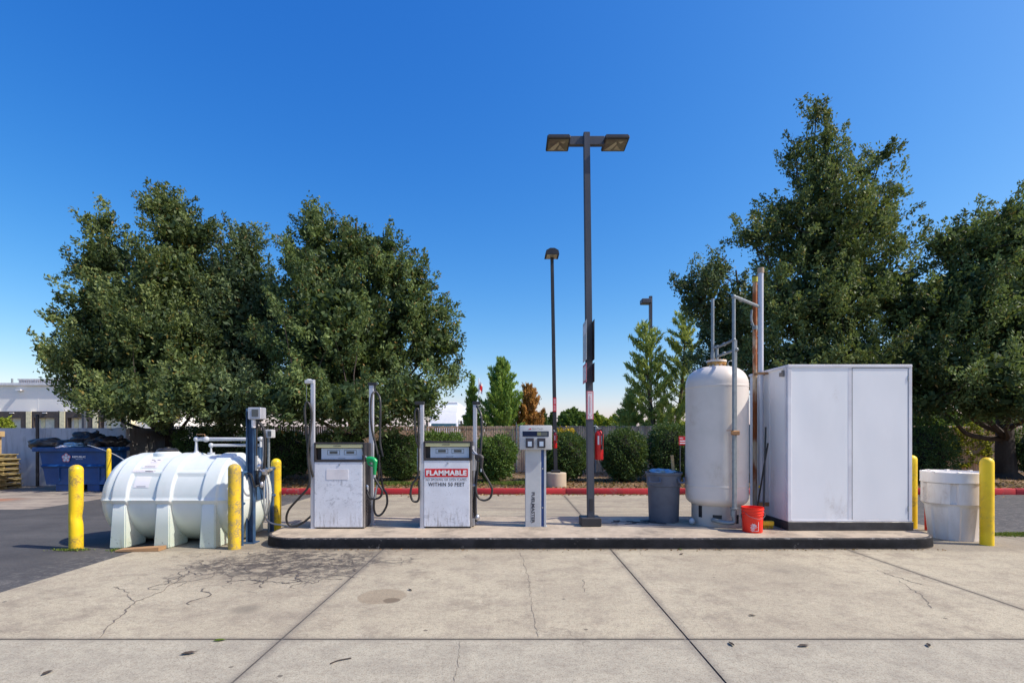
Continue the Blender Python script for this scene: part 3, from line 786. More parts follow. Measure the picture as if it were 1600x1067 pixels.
# pallets
def pallet_at(z, x, y, rz, lab):
    t = empty('wooden_pallet', (x, y, z), lab, 'pallet', 'wooden pallets stacked by the pale wall')
    m = MB()
    for i in range(7): m.box(-.6+i*.19, -.6+i*.19+.1, -.5, .5, .112, .13)
    for i in range(4): m.box(-.6+i*.36, -.6+i*.36+.1, -.5, .5, .0, .018)
    o = m.build('deck', M['palletwood']); o.parent = t
    for yy in (-.5, -.02, .46):
        m = MB(); m.box(-.6, .58, yy, yy+.04, .018, .112); o = m.build('stringer', M['palletwood']); o.parent = t
    t.rotation_euler = (0, 0, rz); return t
names = ['bottom', 'second', 'third', 'fourth', 'fifth', 'sixth', 'topmost']
for i in range(7):
    pallet_at(.005+i*.15, X(32, 15)-1.22-.025*i, 15.2+.02*(i % 3), R(random.uniform(-2.5, 2.5)+3), f'rough wooden pallet, {names[i]} of the stack by the pale wall' if i in (0, 6) else f'rough wooden pallet, {names[i]} from the ground in its stack')
m_ = MB(); m_.box(X(-10, 15.2), X(3, 15.2), 15.1, 15.2, 1.06, 1.55, 0, .01); m_.box(X(-10, 15.2), X(7, 15.2), 15.08, 15.22, 1.55, 1.72, 0, .01); m_.box(X(-4, 15.2), X(6, 15.2), 15.06, 15.1, 1.06, 1.2)
tag(m_.build('wooden_crate', M['wood']), 'orange brown wooden crate standing on the pallet stack', 'crate')

# ================================================================== bollards
M['yellow1'] = M['yellow']; M['yellow2'] = mat('scuffed_yellow', (.78,.52,.015), (.6,.42,.03), .6, scale=4, grime=(.3,.24,.12), gscale=6.0, glo=.42, ghi=.6, bump=.3, bscale=25)
def bollard(px, Y, zt, r, lab, bump=False):
    t = MB(); x = X(px, Y); prof = [(r, -.01)]
    nseg = 26
    for i in range(nseg+1): prof.append((r, zt*(i/nseg)*.94))
    for i in range(1, 7):
        a = R(90*i/6); prof.append((r*math.cos(a), zt*.94+(zt*.06)*math.sin(a)))
    t.lathe(prof, (x, Y, 0), 28)
    if bump:
        for v in t.bm.verts:
            if v.co.z > .1:
                v.co.x -= .02*math.exp(-((v.co.z-.45)/.09)**2)*(1 if v.co.x > x else .2)
    return tag(t.build('bollard', M['yellow']), lab, 'bollard', 'yellow pipe bollards')
bollard(119, 7.235, 1.186, .083, 'yellow bollard with a dented right side, alone at the left end of the white tank', True)
M['yellow'] = M['yellow2']
bollard(366.5, 7.235, 1.2, .083, 'scuffed yellow bollard in front of the right end of the white tank')
M['yellow'] = M['yellow1']
bollard(431.5, 8.67, 1.21, .08, 'yellow bollard between the blue pump frame and the left end of the island')
bollard(1542, 7.49, 1.28, .083, 'yellow bollard in front of the white plastic barrel')
bollard(1424, 8.85, 1.26, .085, 'yellow bollard half hidden behind the right side of the white cabinet')
bollard(170, 13.6, 1.26, .055, 'thin far yellow bollard in front of the dumpster')

# ================================================================== horizontal poly tank
TY, TZ, TR = 7.95, .65, .655
t = empty('liquid_tank', (-5.0, TY, 0), 'big horizontal white plastic tank with moulded ribs and legs', 'tank')
legs = [-5.585, -4.96, -4.315]
xa, xb = -5.79, -4.15
def tank_r(x, th):   # th angle from top
    r = TR
    upper = math.cos(th) > .0
    def ss(a, b, v): q = max(0, min(1, (v-a)/(b-a))); return q*q*(3-2*q)
    rib = 0
    for lx in legs:
        rib = max(rib, 1-ss(.10, .125, abs(x-lx)))
    if math.cos(th) > -.05:
        bandr = 1-ss(.03, .05, abs(abs(th)-R(52)))
        topb = 1-ss(.02, .04, abs(abs(th)-R(88)))
        crest = 0
        r += .028*max(rib, bandr if xa+.1 < x < xb-.05 else 0, crest)+.02*topb
    if math.cos(th) < 0: r -= .012
    return r
m_ = MB(); prof = []
for i in range(9):
    a = R(90*i/9); prof.append((xa-.26+.26*(1-math.sin(R(90)-a*0)) if False else 0, 0)) if False else None
xsn = []
dome = [(0.0, .30), (.18, .295), (.36, .28), (.54, .25), (.7, .205), (.82, .155), (.91, .10), (.965, .05), (1.0, 0)]
NT_ = 160
def ringat(x, rf):
    out = []
    for j in range(NT_):
        th = -math.pi+2*math.pi*j/NT_; r = tank_r(x, th)*rf if rf == 1 else (tank_r(min(max(x, xa), xb), th)-.0)*rf
        out.append(m_.bm.verts.new((x, TY-math.sin(th)*r, TZ+math.cos(th)*r)))
    return out
rings = []
tipL = m_.bm.verts.new((xa-.30, TY, TZ))
for f_, dx in dome[1:-1]: rings.append(ringat(xa-dx, f_))
k = 120
for i in range(k+1): rings.append(ringat(xa+(xb-xa)*i/k, 1))
for f_, dx in reversed(dome[1:-1]): rings.append(ringat(xb+dx, f_))
tipR = m_.bm.verts.new((xb+.30, TY, TZ))
for i in range(len(rings)-1):
    for j in range(NT_): m_.bm.faces.new((rings[i][j], rings[i][(j+1) % NT_], rings[i+1][(j+1) % NT_], rings[i+1][j]))
for j in range(NT_):
    m_.bm.faces.new((tipL, rings[0][(j+1) % NT_], rings[0][j])); m_.bm.faces.new((tipR, rings[-1][j], rings[-1][(j+1) % NT_]))
for f_ in m_.bm.faces: f_.smooth = True
m_.build('shell', M['poly'], t, angle=60)
for lx in legs:
    for sgn, yf in ((-1, 7.24), (1, 8.66)):
        m_ = MB(); yi = TY+sgn*.30
        A = []
        for (z, w_, yo) in ((.0, .115, yf), (.3, .105, yf-sgn*.015), (.60, .095, yf-sgn*.03), (.645, .10, yf-sgn*.06)):
            A.append([m_.bm.verts.new(p) for p in ((lx-w_, yo, z), (lx+w_, yo, z), (lx+w_*1.08, yi, z), (lx-w_*1.08, yi, z))])
        for i in range(3):
            for j in range(4): m_.bm.faces.new((A[i][j], A[i][(j+1) % 4], A[i+1][(j+1) % 4], A[i+1][j]))
        m_.bm.faces.new(A[0][::-1]); m_.bm.faces.new(A[-1])
        bmesh.ops.bevel(m_.bm, geom=[e for e in m_.bm.edges], offset=.014, segments=2, affect='EDGES')
        for f_ in m_.bm.faces: f_.smooth = True
        m_.build('leg', M['poly'], t, angle=50)
m_ = MB(); lx = X(262, TY)
m_.lathe([(.2, -.06), (.19, .0), (.16, .02), (.15, .03), (.15, -.01)], (lx, TY, TZ+TR+.015), 36); m_.build('collar', M['poly'], t)
m_ = MB(); m_.lathe([(0, .09), (.04, .09), (.045, .075), (.12, .07), (.145, .055), (.15, .0)], (lx, TY, TZ+TR+.02), 36)
for q in range(8):
    a = q*math.pi/4; m_.box(lx+.1*math.cos(a)-.012, lx+.1*math.cos(a)+.012, TY+.1*math.sin(a)-.012, TY+.1*math.sin(a)+.012, TZ+TR+.06, TZ+TR+.1)
m_.build('lid', M['black'], t)
def tank_patch(x0, x1, t0, t1, name, mats, marks=()):
    mm = MB()
    def pt(x, th, o): r = tank_r(x, R(th))+o; return (x, TY-math.sin(R(th))*r, TZ+math.cos(R(th))*r)
    def quad(a, b_, c, d_, o, mi):
        N = 8
        for i in range(N):
            ta, tb = c+(d_-c)*i/N, c+(d_-c)*(i+1)/N; mm.face([pt(a, ta, o), pt(b_, ta, o), pt(b_, tb, o), pt(a, tb, o)], mi)
    quad(x0, x1, t0, t1, .004, 0)
    for (u0, u1, v0, v1, mi) in marks: quad(x0+(x1-x0)*u0, x0+(x1-x0)*u1, t0+(t1-t0)*v0, t0+(t1-t0)*v1, .006, mi)
    return mm.build(name, mats, t)
tank_patch(-5.42, -5.2, 25, 44, 'warning_label', [M['signwhite'], M['ink']], [(.2,.4,.12,.18,1), (.6,.8,.12,.18,1), (.45,.55,.24,.32,1), (.15,.85,.86,.9,1), (.3,.7,.45,.47,1)])
tank_patch(-5.5, -5.18, 48, 52.6, 'maker_label', [M['signwhite'], M['ink']], [(.15,.8,.25,.5,1), (.6,.95,.62,.8,1)])
tank_patch(-5.42, -5.2, 57, 72, 'spill_label', [M['white2'], M['inkgrey']], [(.2,.8,.88,.93,1)])
# pipework on the tank
m_ = MB(); xA = X(307, TY); zP = Z(686, TY); zQ = Z(695.5, TY); x2 = X(330, TY); xE = X(410, 8.1)
m_.tube([(xA, TY, TZ+TR-.02), (xA, TY, zP), (xE, 8.05, zP), (xE, 8.05, 1.0)], .03, 12, smooth=False)
for p in ((xA, TY, TZ+TR+.02), (xA, TY, zP), (xE, 8.05, zP)): m_.blob(p, .042, .042, .042, sub=2)
m_.tube([(x2, TY, TZ+TR-.02), (x2, TY, zQ), (xE-.03, 8.1, zQ)], .022, 10, smooth=False)
m_.blob((x2, TY, zQ), .038, .038, .038, sub=2); m_.cyl((xA, TY, TZ+TR-.01), (xA, TY, TZ+TR+.03), .06); m_.cyl((x2, TY, TZ+TR-.01), (x2, TY, TZ+TR+.03), .05)
m_.blob((X(322, TY), TY, zP), .055, .045, .045, sub=2)
m_.build('pipework', M['pvc'], t)
m_ = MB(); m_.tube([(X(322, TY), TY-.02, zP+.04), (X(321, TY), TY-.02, zP+.075), (X(311, TY), TY-.02, zP+.075)], .008, 6, smooth=False); m_.box(X(311, TY)-.02, X(318, TY), TY-.035, TY-.005, zP+.07, zP+.082); m_.build('valve_handle', M['brass'], t)
m_ = MB(); m_.box(0, 0.6, 0, .2, 0, .02, rot=None); 
for v in m_.bm.verts: v.co = Vector((X(185, 7.08)+v.co.x*.95, 7.02+v.co.y*.8+v.co.x*.06, .004+v.co.z*(1+v.co.x)+(.02 if v.co.x > .5 and v.co.z > .01 else 0)))
tag(m_.build('cardboard_scrap', M['cardboard']), 'flat brown scrap of cardboard lying by the feet of the white tank', 'cardboard')

# ================================================================== blue transfer pump frame
t = empty('transfer_pump', (-3.9, 7.7, 0), 'blue steel frame with meters and black hoses beside the white tank', 'pump')
xf = X(391, 7.62)
m_ = MB(); m_.box(xf-.055, xf-.043, 7.6, 7.68, 0, 2.0); m_.box(xf-.055, xf+.055, 7.66, 7.672, 0, 2.0); m_.box(xf+.043, xf+.055, 7.6, 7.66, 0, 2.0); m_.box(xf-.09, xf+.09, 7.55, 7.73, 0, .012); m_.build('post', M['bluesteel'], t)
m_ = MB(); m_.box(-4.02, -3.97, 8.5, 8.55, 0, 1.08, 0, .004); m_.build('post', M['bluesteel'], t)
m_ = MB(); m_.box(X(378, 7.45)-.02, X(378, 7.45)+.02, 7.42, 7.46, 0, 1.08); m_.build('post', M['bluesteel'], t)
for z in (1.05, .6):
    m_ = MB(); m_.tube([(-3.94, 7.25, z), (-3.99, 8.66, z)], .024, 10, smooth=False); m_.build('rail', M['bluesteel'], t)
m_ = MB(); m_.box(xf+.045, xf+.055, 7.72, 8.0, .62, 1.42, 0, .003); m_.box(xf+.055, xf+.062, 7.85, 7.87, .62, 1.42); m_.build('mounting_panel', M['bluesteel'], t)
m_ = MB(); m_.box(X(388.5, 7.58), X(409, 7.58), 7.55, 7.72, Z(655, 7.58), Z(636.5, 7.58), 0, .01); o = m_.build('meter_box', M['alu'], t)
m_ = MB(); m_.box(X(393, 7.54), X(403, 7.54), 7.543, 7.552, Z(650.5, 7.54), Z(639.5, 7.54)); m_.build('window', M['lcd'], o)
m_ = MB(); m_.cyl(P(396.5, 668, 7.6), P(396.5, 656, 7.6), .03, .034); m_.build('filter', M['white2'], t)
m_ = MB(); m_.box(X(415.5, 8.3), X(426, 8.3), 8.25, 8.4, Z(684, 8.3), Z(671, 8.3), 0, .008); o = m_.build('meter_box', M['fmgrey'], t)
m_ = MB(); m_.box(X(418, 8.24), X(423.5, 8.24), 8.243, 8.252, Z(681.5, 8.24), Z(673.5, 8.24)); m_.build('window', M['lcd'], o)
m_ = MB(); m_.cyl((X(420, 8.35), 8.35, 0.02), (X(420, 8.35), 8.35, Z(683, 8.35)), .018); m_.build('post', M['galv'], t)
def hose(path, r, name='hose', parent=None, m='black', n=9): q = MB(); q.tube(path, r, n, k=7); return q.build(name, M[m], parent)
hose([P(402, 657, 7.6), P(405, 660, 7.6), P(411, 668, 7.6), P(414, 685, 7.6), P(414, 715, 7.6), P(412, 735, 7.62), P(408, 757, 7.65)], .022, parent=t)
hose([P(401, 660, 7.7), P(400, 700, 7.7), P(401, 735, 7.7), P(402, 752, 7.68), P(406, 757, 7.65), P(409, 752, 7.65)], .022, parent=t)
hose([P(413, 742, 7.7), P(411, 765, 7.9), P(411, 785, 8.0)], .02, parent=t)
hose([P(386, 739, 7.5), P(392, 741, 7.48), P(396, 752, 7.5), P(398, 760, 7.55), P(404, 758, 7.6)], .012, parent=t)
m_ = MB(); m_.tube([P(411.5, 684, 7.75), P(412, 720, 7.75), P(411, 738, 7.72)], .016, 10); m_.tube([P(406, 735, 7.66), P(413, 737, 7.62), P(424, 733, 8.4)], .022, 10, smooth=False); m_.cyl(P(411.5, 737, 7.6), P(415.5, 737, 7.6), .045); m_.blob(P(405, 729, 7.62), .035, .03, .045, sub=2); m_.blob(P(409, 757, 7.62), .03, .03, .05, sub=2); m_.build('valve', M['steel'], t)
m_ = MB(); m_.lathe([(0, -.02), (.075, -.02), (.085, 0), (.085, .05), (0, .055)], P(397.5, 723, 7.7), 20, axis='y'); m_.box(*[v for p in ((X(394, 7.65), X(401, 7.65)), (7.66, 7.7), (Z(735, 7.65), Z(712, 7.65))) for v in p]); m_.build('meter', M['fmgrey'], t)
hose([P(413, 745, 7.75), P(412.5, 785, 7.9), P(415, 808, 8.1), P(424, 817, 8.25), P(440, 820, 8.2), P(450, 821.5, 8.1)], .014, parent=t, m='pvc')

# ================================================================== dispensers
def dispenser(Y, x0, x1, pyt, pys, pyb, door, label, title, pos, group='fuel dispensers on the island'):
    zb = .152; t = empty('fuel_dispenser', ((X(x0, Y)+X(x1, Y))/2, Y, zb), label, 'fuel pump', group)
    xa, xb = X(x0, Y), X(x1, Y); zt, zs = Z(pyt, Y), Z(pys, Y); D = .46
    m = MB(); m.box(xa+.01, xb-.004, Y+.02, Y+D, zb+.02, zs, 0, .008); m.box(xa+.01, xb-.004, Y+.09, Y+D, zs+.001, zt-.01, 0, .008); m.box(xa+.02, xb-.02, Y+.03, Y+D-.02, zb, zb+.03)
    for q in range(5): m.box(xb-.006, xb+.004, Y+.08, Y+D-.08, zb+.2+q*.05, zb+.22+q*.05)
    m.build('cabinet', M['frame'], t)
    m = MB(); m.box(xa, xb-.035, Y-.012, Y+.018, zb+.025, zs-.005, 0, .006); m.lathe([(0, -.008), (.014, -.008), (.014, 0)], ((xa+xb)/2, Y-.013, zs-.045), 12, 1, 'y')
    dr = m.build('door', [door, M['steel']], t)
    m = MB(); m.box(xb-.034, xb+.002, Y-.008, Y+.02, zb+.02, zs, 0, .004); m.build('corner_trim', M['side'], t)
    # head with recessed display
    fz = .03
    m = MB(); m.box(xa, xb, Y-.02, Y+.03, zt-.025, zt, 0, .004); m.box(xa, xb, Y-.02, Y+.03, zs-.003, zs+.028, 0, .004)
    m.box(xa, xa+.022, Y-.02, Y+.1, zs+.028, zt-.025); m.box(xb-.022, xb, Y-.02, Y+.1, zs+.028, zt-.025); m.box(xa, xb, Y+.03, Y+.1, zt-.02, zt-.002)
    m.box(xa+.02, xb-.02, Y+.075, Y+.085, zs+.02, zt-.02); 
    m.build('head_frame', M['frame'], t)
    hz = zt-.025; m = MB(); m.box(xa+.022, xb-.03, Y-.012, Y+.02, hz-.058, hz-.004, 0, .003); hd = m.build('header', M['header'], t)
    lettering(title, .12, .02, ((xa+xb)/2-.03, Y-.0145, hz-.03), M['ink'], t, bold=.02)
    dx0, dx1, dz0, dz1 = xa+.095, xb-.05, zs+.035, hz-.068
    m = MB(); m.box(dx0, dx1, Y+.03, Y+.072, dz0, dz1); 
    dp = m.build('display', M['display'], t)
    wd = (dx1-dx0)
    for f in (.3, .71):
        cx_ = dx0+wd*f; cz_ = dz0+(dz1-dz0)*.62; hw, hh = .095, .036
        m = MB()
        for (a, b_, c, e) in ((-hw, hw, hh-.004, hh), (-hw, hw, -hh, -hh+.004), (-hw, -hw+.004, -hh, hh), (hw-.004, hw, -hh, hh)): m.box(cx_+a, cx_+b_, Y+.026, Y+.03, cz_+c, cz_+e)
        m.box(cx_-.06, cx_+.06, Y+.024, Y+.03, cz_-.018, cz_+.02, 1)
        m.build('readout', [M['frame'], M['lcd']], dp)
    lettering('GALLONS' if title == 'DIESEL' else 'GASOLINE', .11, .012, ((dx0+dx1)/2, Y+.0285, dz0+.018), M['ink'], dp)
    return t, xa, xb, zb, zt, zs
def mast(px0, px1, pyt, Y, t, m='alu'):
    q = MB(); q.box(X(px0, Y), X(px1, Y), Y, Y+.05, .152, Z(pyt, Y), 0, .006); q.box(X(px0, Y)-.02, X(px1, Y)+.02, Y-.01, Y+.07, .152, .16)
    return q.build('hose_mast', M[m], t)
def nozzle(c, t, m, s=1.0, flip=1):
    b = Vector(c); V = lambda x, z, y=0: b+Vector((x*s, y*s, z*s))
    q = MB()
    q.tube([V(-.06, .045), V(-.02, .05), V(.03, .035), V(.058, .0)], [.026*s, .04*s], 12)
    q.tube([V(-.055, .04), V(-.05, -.0), V(-.03, -.03), V(.0, -.045), V(.04, -.05)], .012*s, 8)
    q.tube([V(.05, .02), V(.05, -.05), V(.045, -.17)], [.036*s, .02*s], 12)
    q.box(b.x-.05*s, b.x+.05*s, b.y-.02*s, b.y+.02*s, b.z-.0*s, b.z+.05*s, 0, .01*s)
    o = q.build('nozzle', M[m], t)
    q = MB(); q.tube([V(-.05, .05), V(-.09, .085), V(-.12, .12), V(-.125, .16)], .014*s, 8); q.build('spout', M['steel'], o)
    q = MB(); q.cyl(V(.045, -.165), V(.04, -.22), .02*s, .017*s, 10); q.build('swivel', M['pvc'], o)

t, xa, xb, zb, zt, zs = dispenser(7.945, 491.5, 570, 691, 721, 826, M['door1'], 'scuffed white fuel dispenser with green nozzle and no lettering on its door', 'DIESEL', 0)
m_ = MB(); m_.box(X(510, 7.93), X(544, 7.93), 7.9285, 7.9325, Z(749, 7.93), Z(733, 7.93)); m_.build('faded_sticker', M['signwhite'], t)
mast(485, 491, 593, 7.94, t); mast(576.5, 583.5, 600, 8.3, t)
m_ = MB(); m_.box(X(476, 7.94), X(490, 7.94), 7.93, 8.0, Z(599, 7.94), Z(594, 7.94), 0, .005); m_.blob(P(483, 594, 7.97), .05, .03, .022, sub=2); m_.tube([P(479, 598, 7.97), P(479, 630, 7.97)], .003, 5); m_.build('hose_arm', M['fmgrey'], t)
m_ = MB(); m_.box(X(575, 8.3), X(588.5, 8.3), 8.29, 8.36, Z(602, 8.3), Z(597.5, 8.3), 0, .004); m_.tube([P(585.5, 602, 8.32), P(587, 612, 8.32)], .01, 6); m_.build('hose_arm', M['black'], t)
hr = .017
hose([P(489, 745, 7.93), P(484, 722, 7.9), P(480, 690, 7.9), P(477, 655, 7.9), P(476.5, 638, 7.9), P(479, 628.5, 7.9), P(484, 633, 7.9), P(487, 650, 7.9), P(484, 680, 7.88), P(481, 710, 7.88), P(484, 745, 7.88), P(482, 760, 7.88), P(468, 777, 7.9), P(452, 795, 7.92), P(447.5, 810, 7.95), P(452, 820, 7.98), P(463, 821, 8.0), P(475, 815, 8.0), P(486, 806, 7.98)], hr, parent=t)
hose([P(598, 713, 8.1), P(594, 690, 8.1), P(594.5, 650, 8.12), P(594, 625, 8.15), P(590, 615, 8.2), P(586, 612, 8.2), P(581, 618, 8.15), P(579, 640, 8.1), P(581, 670, 8.08), P(588, 700, 8.08), P(594, 730, 8.08), P(598, 760, 8.1), P(604, 772, 8.1), P(604.5, 788, 8.1), P(597, 802, 8.1), P(589, 805, 8.1), P(584.5, 796, 8.1), P(585, 778, 8.08), P(589, 760, 8.06), P(592, 740, 8.06), P(592.5, 710, 8.06)], hr, parent=t)
hose([P(585, 746, 7.98), P(591, 756, 7.98), P(597, 766, 7.98), P(595, 775, 8.0), P(588, 779, 8.0), P(579, 778, 8.0), P(575, 772, 8.0), P(573, 765, 8.02)], hr, parent=t)
m_ = MB(); m_.tube([P(586, 778, 8.0), P(588, 765, 8.0), P(590, 757, 8.0)], .016, 8); m_.tube([P(569, 759, 8.05), P(574, 760, 8.05), P(573.5, 768, 8.05)], .022, 8); m_.tube([P(571, 735, 8.1), P(572, 750, 8.1)], .018, 8); m_.build('hose_fitting', M['steel'], t)
m_ = MB(); m_.box(X(567, 8.1), X(574, 8.1), 8.02, 8.2, Z(718, 8.1), Z(693, 8.1), 0, .006); m_.build('nozzle_boot', M['side'], t)
nozzle(P(580, 722, 7.99), t, 'greenplastic', 1.15)

t, xa, xb, zb, zt, zs = dispenser(8.0, 662.5, 737.5, 689, 718.5, 824.8, M['door2'], 'white fuel dispenser with a red FLAMMABLE sign on its door', 'UNLEADED', 1)
q = MB(); q.box(X(664, 7.98), X(731, 7.98), 7.9825, 7.9865, Z(745, 7.98), Z(732, 7.98)); sg = q.build('warning_sign', M['signred'], t)
lettering('FLAMMABLE', X(729, 7.98)-X(666, 7.98), .082, (X(697.5, 7.98), 7.981, Z(738.5, 7.98)), M['white2'], t, bold=.045, spacing=1.08)
lettering('NO SMOKING OR OPEN FLAMES', X(729, 7.98)-X(665.5, 7.98), .038, (X(697, 7.98), 7.9855, Z(749.2, 7.98)), M['ink'], t, bold=.0, spacing=1.12)
lettering('WITHIN 50 FEET', X(726, 7.98)-X(669, 7.98), .062, (X(697.5, 7.98), 7.9855, Z(756.5, 7.98)), M['ink'], t, bold=.02, spacing=1.1)
mast(656, 662, 631, 7.99, t); mast(739, 745, 632, 8.35, t)
for (a, b_, Y_) in ((648, 662.5, 7.99), (738, 750.5, 8.35)):
    m_ = MB(); m_.box(X(a, Y_), X(b_, Y_), Y_-.01, Y_+.07, Z(632, Y_), Z(627, Y_), 0, .004); m_.build('hose_arm', M['black'], t)
hose([P(655, 700, 7.95), P(650, 685, 7.95), P(648.5, 660, 7.95), P(648.5, 645, 7.95), P(651, 638.5, 7.95), P(654, 644, 7.95), P(654, 680, 7.95), P(654, 730, 7.95), P(652, 745, 7.95), P(644, 757, 7.95), P(641.5, 772, 7.95), P(645, 782, 7.95), P(652, 783, 7.95), P(655, 774, 7.95), P(654.5, 750, 7.95)], hr, parent=t)
m_ = MB(); m_.cyl(P(654, 735, 7.97), P(654, 700, 7.97), .022); m_.build('hose_fitting', M['fmgrey'], t)
hose([P(745, 634, 8.3), P(748, 640, 8.25), P(752, 650, 8.2), P(752.5, 680, 8.15), P(751, 705, 8.1), P(749, 715, 8.1)], hr*1.1, parent=t)
hose([P(751, 722, 8.05), P(755, 737, 8.05), P(763, 751, 8.05), P(769, 764, 8.05), P(766, 777, 8.05), P(757, 781.5, 8.05), P(748, 778, 8.05), P(744, 768, 8.05), P(744, 755, 8.08), P(746, 735, 8.1)], hr, parent=t)
hose([P(745, 735, 8.2), P(743, 760, 8.2), P(742, 790, 8.2), P(744, 815, 8.2)], .024, parent=t)
hose([P(747, 700, 8.2), P(746, 735, 8.2), P(743.5, 745, 8.2)], .02, parent=t)
m_ = MB(); m_.tube([P(738.5, 758, 8.1), P(743, 759, 8.1), P(743.5, 768, 8.1)], .02, 8); m_.blob(P(745.5, 808, 8.2), .045, .04, .05, sub=2); m_.box(X(738, 8.15), X(742, 8.15), 8.1, 8.2, Z(820, 8.15), Z(810, 8.15)); m_.build('hose_fitting', M['steel'], t)
m_ = MB(); m_.box(X(737.5, 8.12), X(741, 8.12), 8.05, 8.2, Z(735, 8.1), Z(697, 8.1), 0, .004); m_.build('nozzle_boot', M['fmgrey'], t)
nozzle(P(748, 716, 8.05), t, 'frame', .95)
m_ = MB(); m_.tube([P(738, 700, 8.05), P(741, 706, 8.05), P(748, 712, 8.04)], .017, 8); m_.build('hose_fitting', M['steel'], t)

# card terminal
Y = 8.09; t = empty('card_terminal', (X(837, Y), Y, .152), 'grey card terminal with two readers on a tall column', 'terminal')
m_ = MB(); m_.box(X(821, Y), X(845.5, Y), Y, Y+.22, .152, Z(702, Y), 0, .005); m_.box(X(850, Y), X(853.3, Y), Y+.0, Y+.22, .152, Z(702, Y), 0, .003); m_.box(X(820, Y), X(854.5, Y), Y+.01, Y+.23, .152, .162); m_.build('column', M['fmgrey'], t)
m_ = MB(); m_.box(X(845.5, Y), X(850, Y), Y+.03, Y+.2, .155, Z(702, Y))
for py in (732, 793): m_.lathe([(0, -.02), (.012, -.018), (.012, 0)], (X(848, Y), Y+.03, Z(py, Y)), 10, 1, 'y')
m_.build('blue_channel', [mat('channel_blue', (.03,.10,.32), rough=.4), M['steel']], t)
m_ = MB(); m_.box(X(811.8, Y), X(862, Y), Y-.07, Y+.27, Z(702.3, Y), Z(664.5, Y), 0, .012, seg=2); m_.build('head', M['fmgrey'], t)
YF = Y-.07
m_ = MB(); m_.box(X(816.5, YF), X(857.5, YF), YF-.004, YF+.004, Z(681.8, YF), Z(673.5, YF)); m_.box(X(839, YF), X(855.5, YF), YF-.006, YF-.004, Z(680.6, YF), Z(674.8, YF), 1)
m_.box(X(839.5, YF), X(845, YF), YF-.007, YF-.006, Z(680.2, YF), Z(675.2, YF), 2); m_.build('screen', [M['darkblue'], M['lcd'], M['lcdgreen']], t)
for a in (821.5, 839.6):
    m_ = MB(); m_.box(X(a, YF), X(a+12.6, YF), YF-.022, YF+.002, Z(699.5, YF), Z(684.3, YF), 0, .005); m_.box(X(a+3.2, YF), X(a+9.4, YF), YF-.025, YF-.022, Z(697, YF), Z(689.5, YF), 1); m_.build('card_reader', [M['ink'], M['display']], t)
lettering('Syn-Tech', .17, .026, (X(840, YF), YF-.003, Z(669.8, YF)), M['ink'], t, bold=.01)
m_ = MB(); m_.prism([(X(825, YF), Z(670.5, YF)), (X(829.5, YF), Z(668.6, YF)), (X(830.5, YF), Z(670.6, YF))], 'y', YF-.003, YF+.001); m_.build('emblem', M['signred'], t)
lettering('FUELMASTER', Z(768.6, Y)-Z(817, Y), .052, (X(833, Y), Y-.003, Z(792.8, Y)), M['ink'], t, rot='down', bold=.03)
lettering('SYN-TECH SYSTEMS INC.', Z(786, Y)-Z(817, Y), .016, (X(829.3, Y), Y-.003, Z(801, Y)), M['ink'], t, rot='down')

# ================================================================== lamp posts
Y = 8.25; xb_, xt_ = X(923, Y), X(916.3, Y); zt_ = Z(209, Y)
t = empty('lamp_post', (xb_, Y, .152), 'tall square twin-headed lamp post standing on the island', 'lamp post')
def sq_pole(xb, xt, Y, z0, z1, w0, w1, m, name, parent):
    q = MB(); A = []
    for z, x, w in ((z0, xb, w0), (z1, xt, w1)): A.append([q.bm.verts.new(p) for p in ((x-w, Y-w, z), (x+w, Y-w, z), (x+w, Y+w, z), (x-w, Y+w, z))])
    for j in range(4): q.bm.faces.new((A[0][j], A[0][(j+1) % 4], A[1][(j+1) % 4], A[1][j]))
    q.bm.faces.new(A[0][::-1]); q.bm.faces.new(A[1])
    bmesh.ops.bevel(q.bm, geom=[e for e in q.bm.edges if abs(e.verts[0].co.z-e.verts[1].co.z) > 1], offset=.008, segments=2, affect='EDGES')
    for f in q.bm.faces: f.smooth = True
    return q.build(name, m, parent)
sq_pole(xb_, xt_, Y, .25, zt_, .056, .050, M['pole'], 'pole', t)
m_ = MB(); m_.box(X(908.3, 8.11), X(939.8, 8.11), 8.1, 8.42, .152, Z(809, 8.11), 0, .012); m_.build('base_cover', M['poledark'], t)
m_ = MB(); m_.box(xb_-.03, xb_+.03, Y-.066, Y-.055, Z(797, Y), Z(778, Y), 0, .004); m_.build('hand_hole_cover', M['poledark'], t)
m_ = MB(); m_.box(X(889, 8.3), X(944, 8.3), 8.24, 8.32, Z(226.5, 8.25), Z(213, 8.25), 0, .006); m_.build('arm', M['pole'], t)
for (x0, x1) in ((.558, .93), (1.475, 1.865)):
    m_ = MB(); m_.box(x0, x1, 8.1, 8.5, 6.3, 6.352, 0, .012); m_.box(x0+.02, x1-.02, 8.12, 8.48, 6.352, 6.37); hd = m_.build('lamp_head', M['poledark'], t)
    m_ = MB(); m_.box(x0+.025, x1-.025, 8.135, 8.47, 6.294, 6.2985); m_.build('lens', M['glass'], hd)
    cx_ = (x0+x1)/2
    m_ = MB(); m_.prism([(cx_-.15, 8.44), (cx_+.0, 8.2), (cx_+.02, 8.26), (cx_-.05, 8.44)], 'z', 6.2925, 6.2935); m_.prism([(cx_+.03, 8.2), (cx_+.12, 8.19), (cx_+.08, 8.25)], 'z', 6.2925, 6.2935); m_.prism([(cx_+.03, 8.3), (cx_+.12, 8.44), (cx_-.0, 8.42)], 'z', 6.2925, 6.2935); m_.build('reflector', M['reflector'], hd)
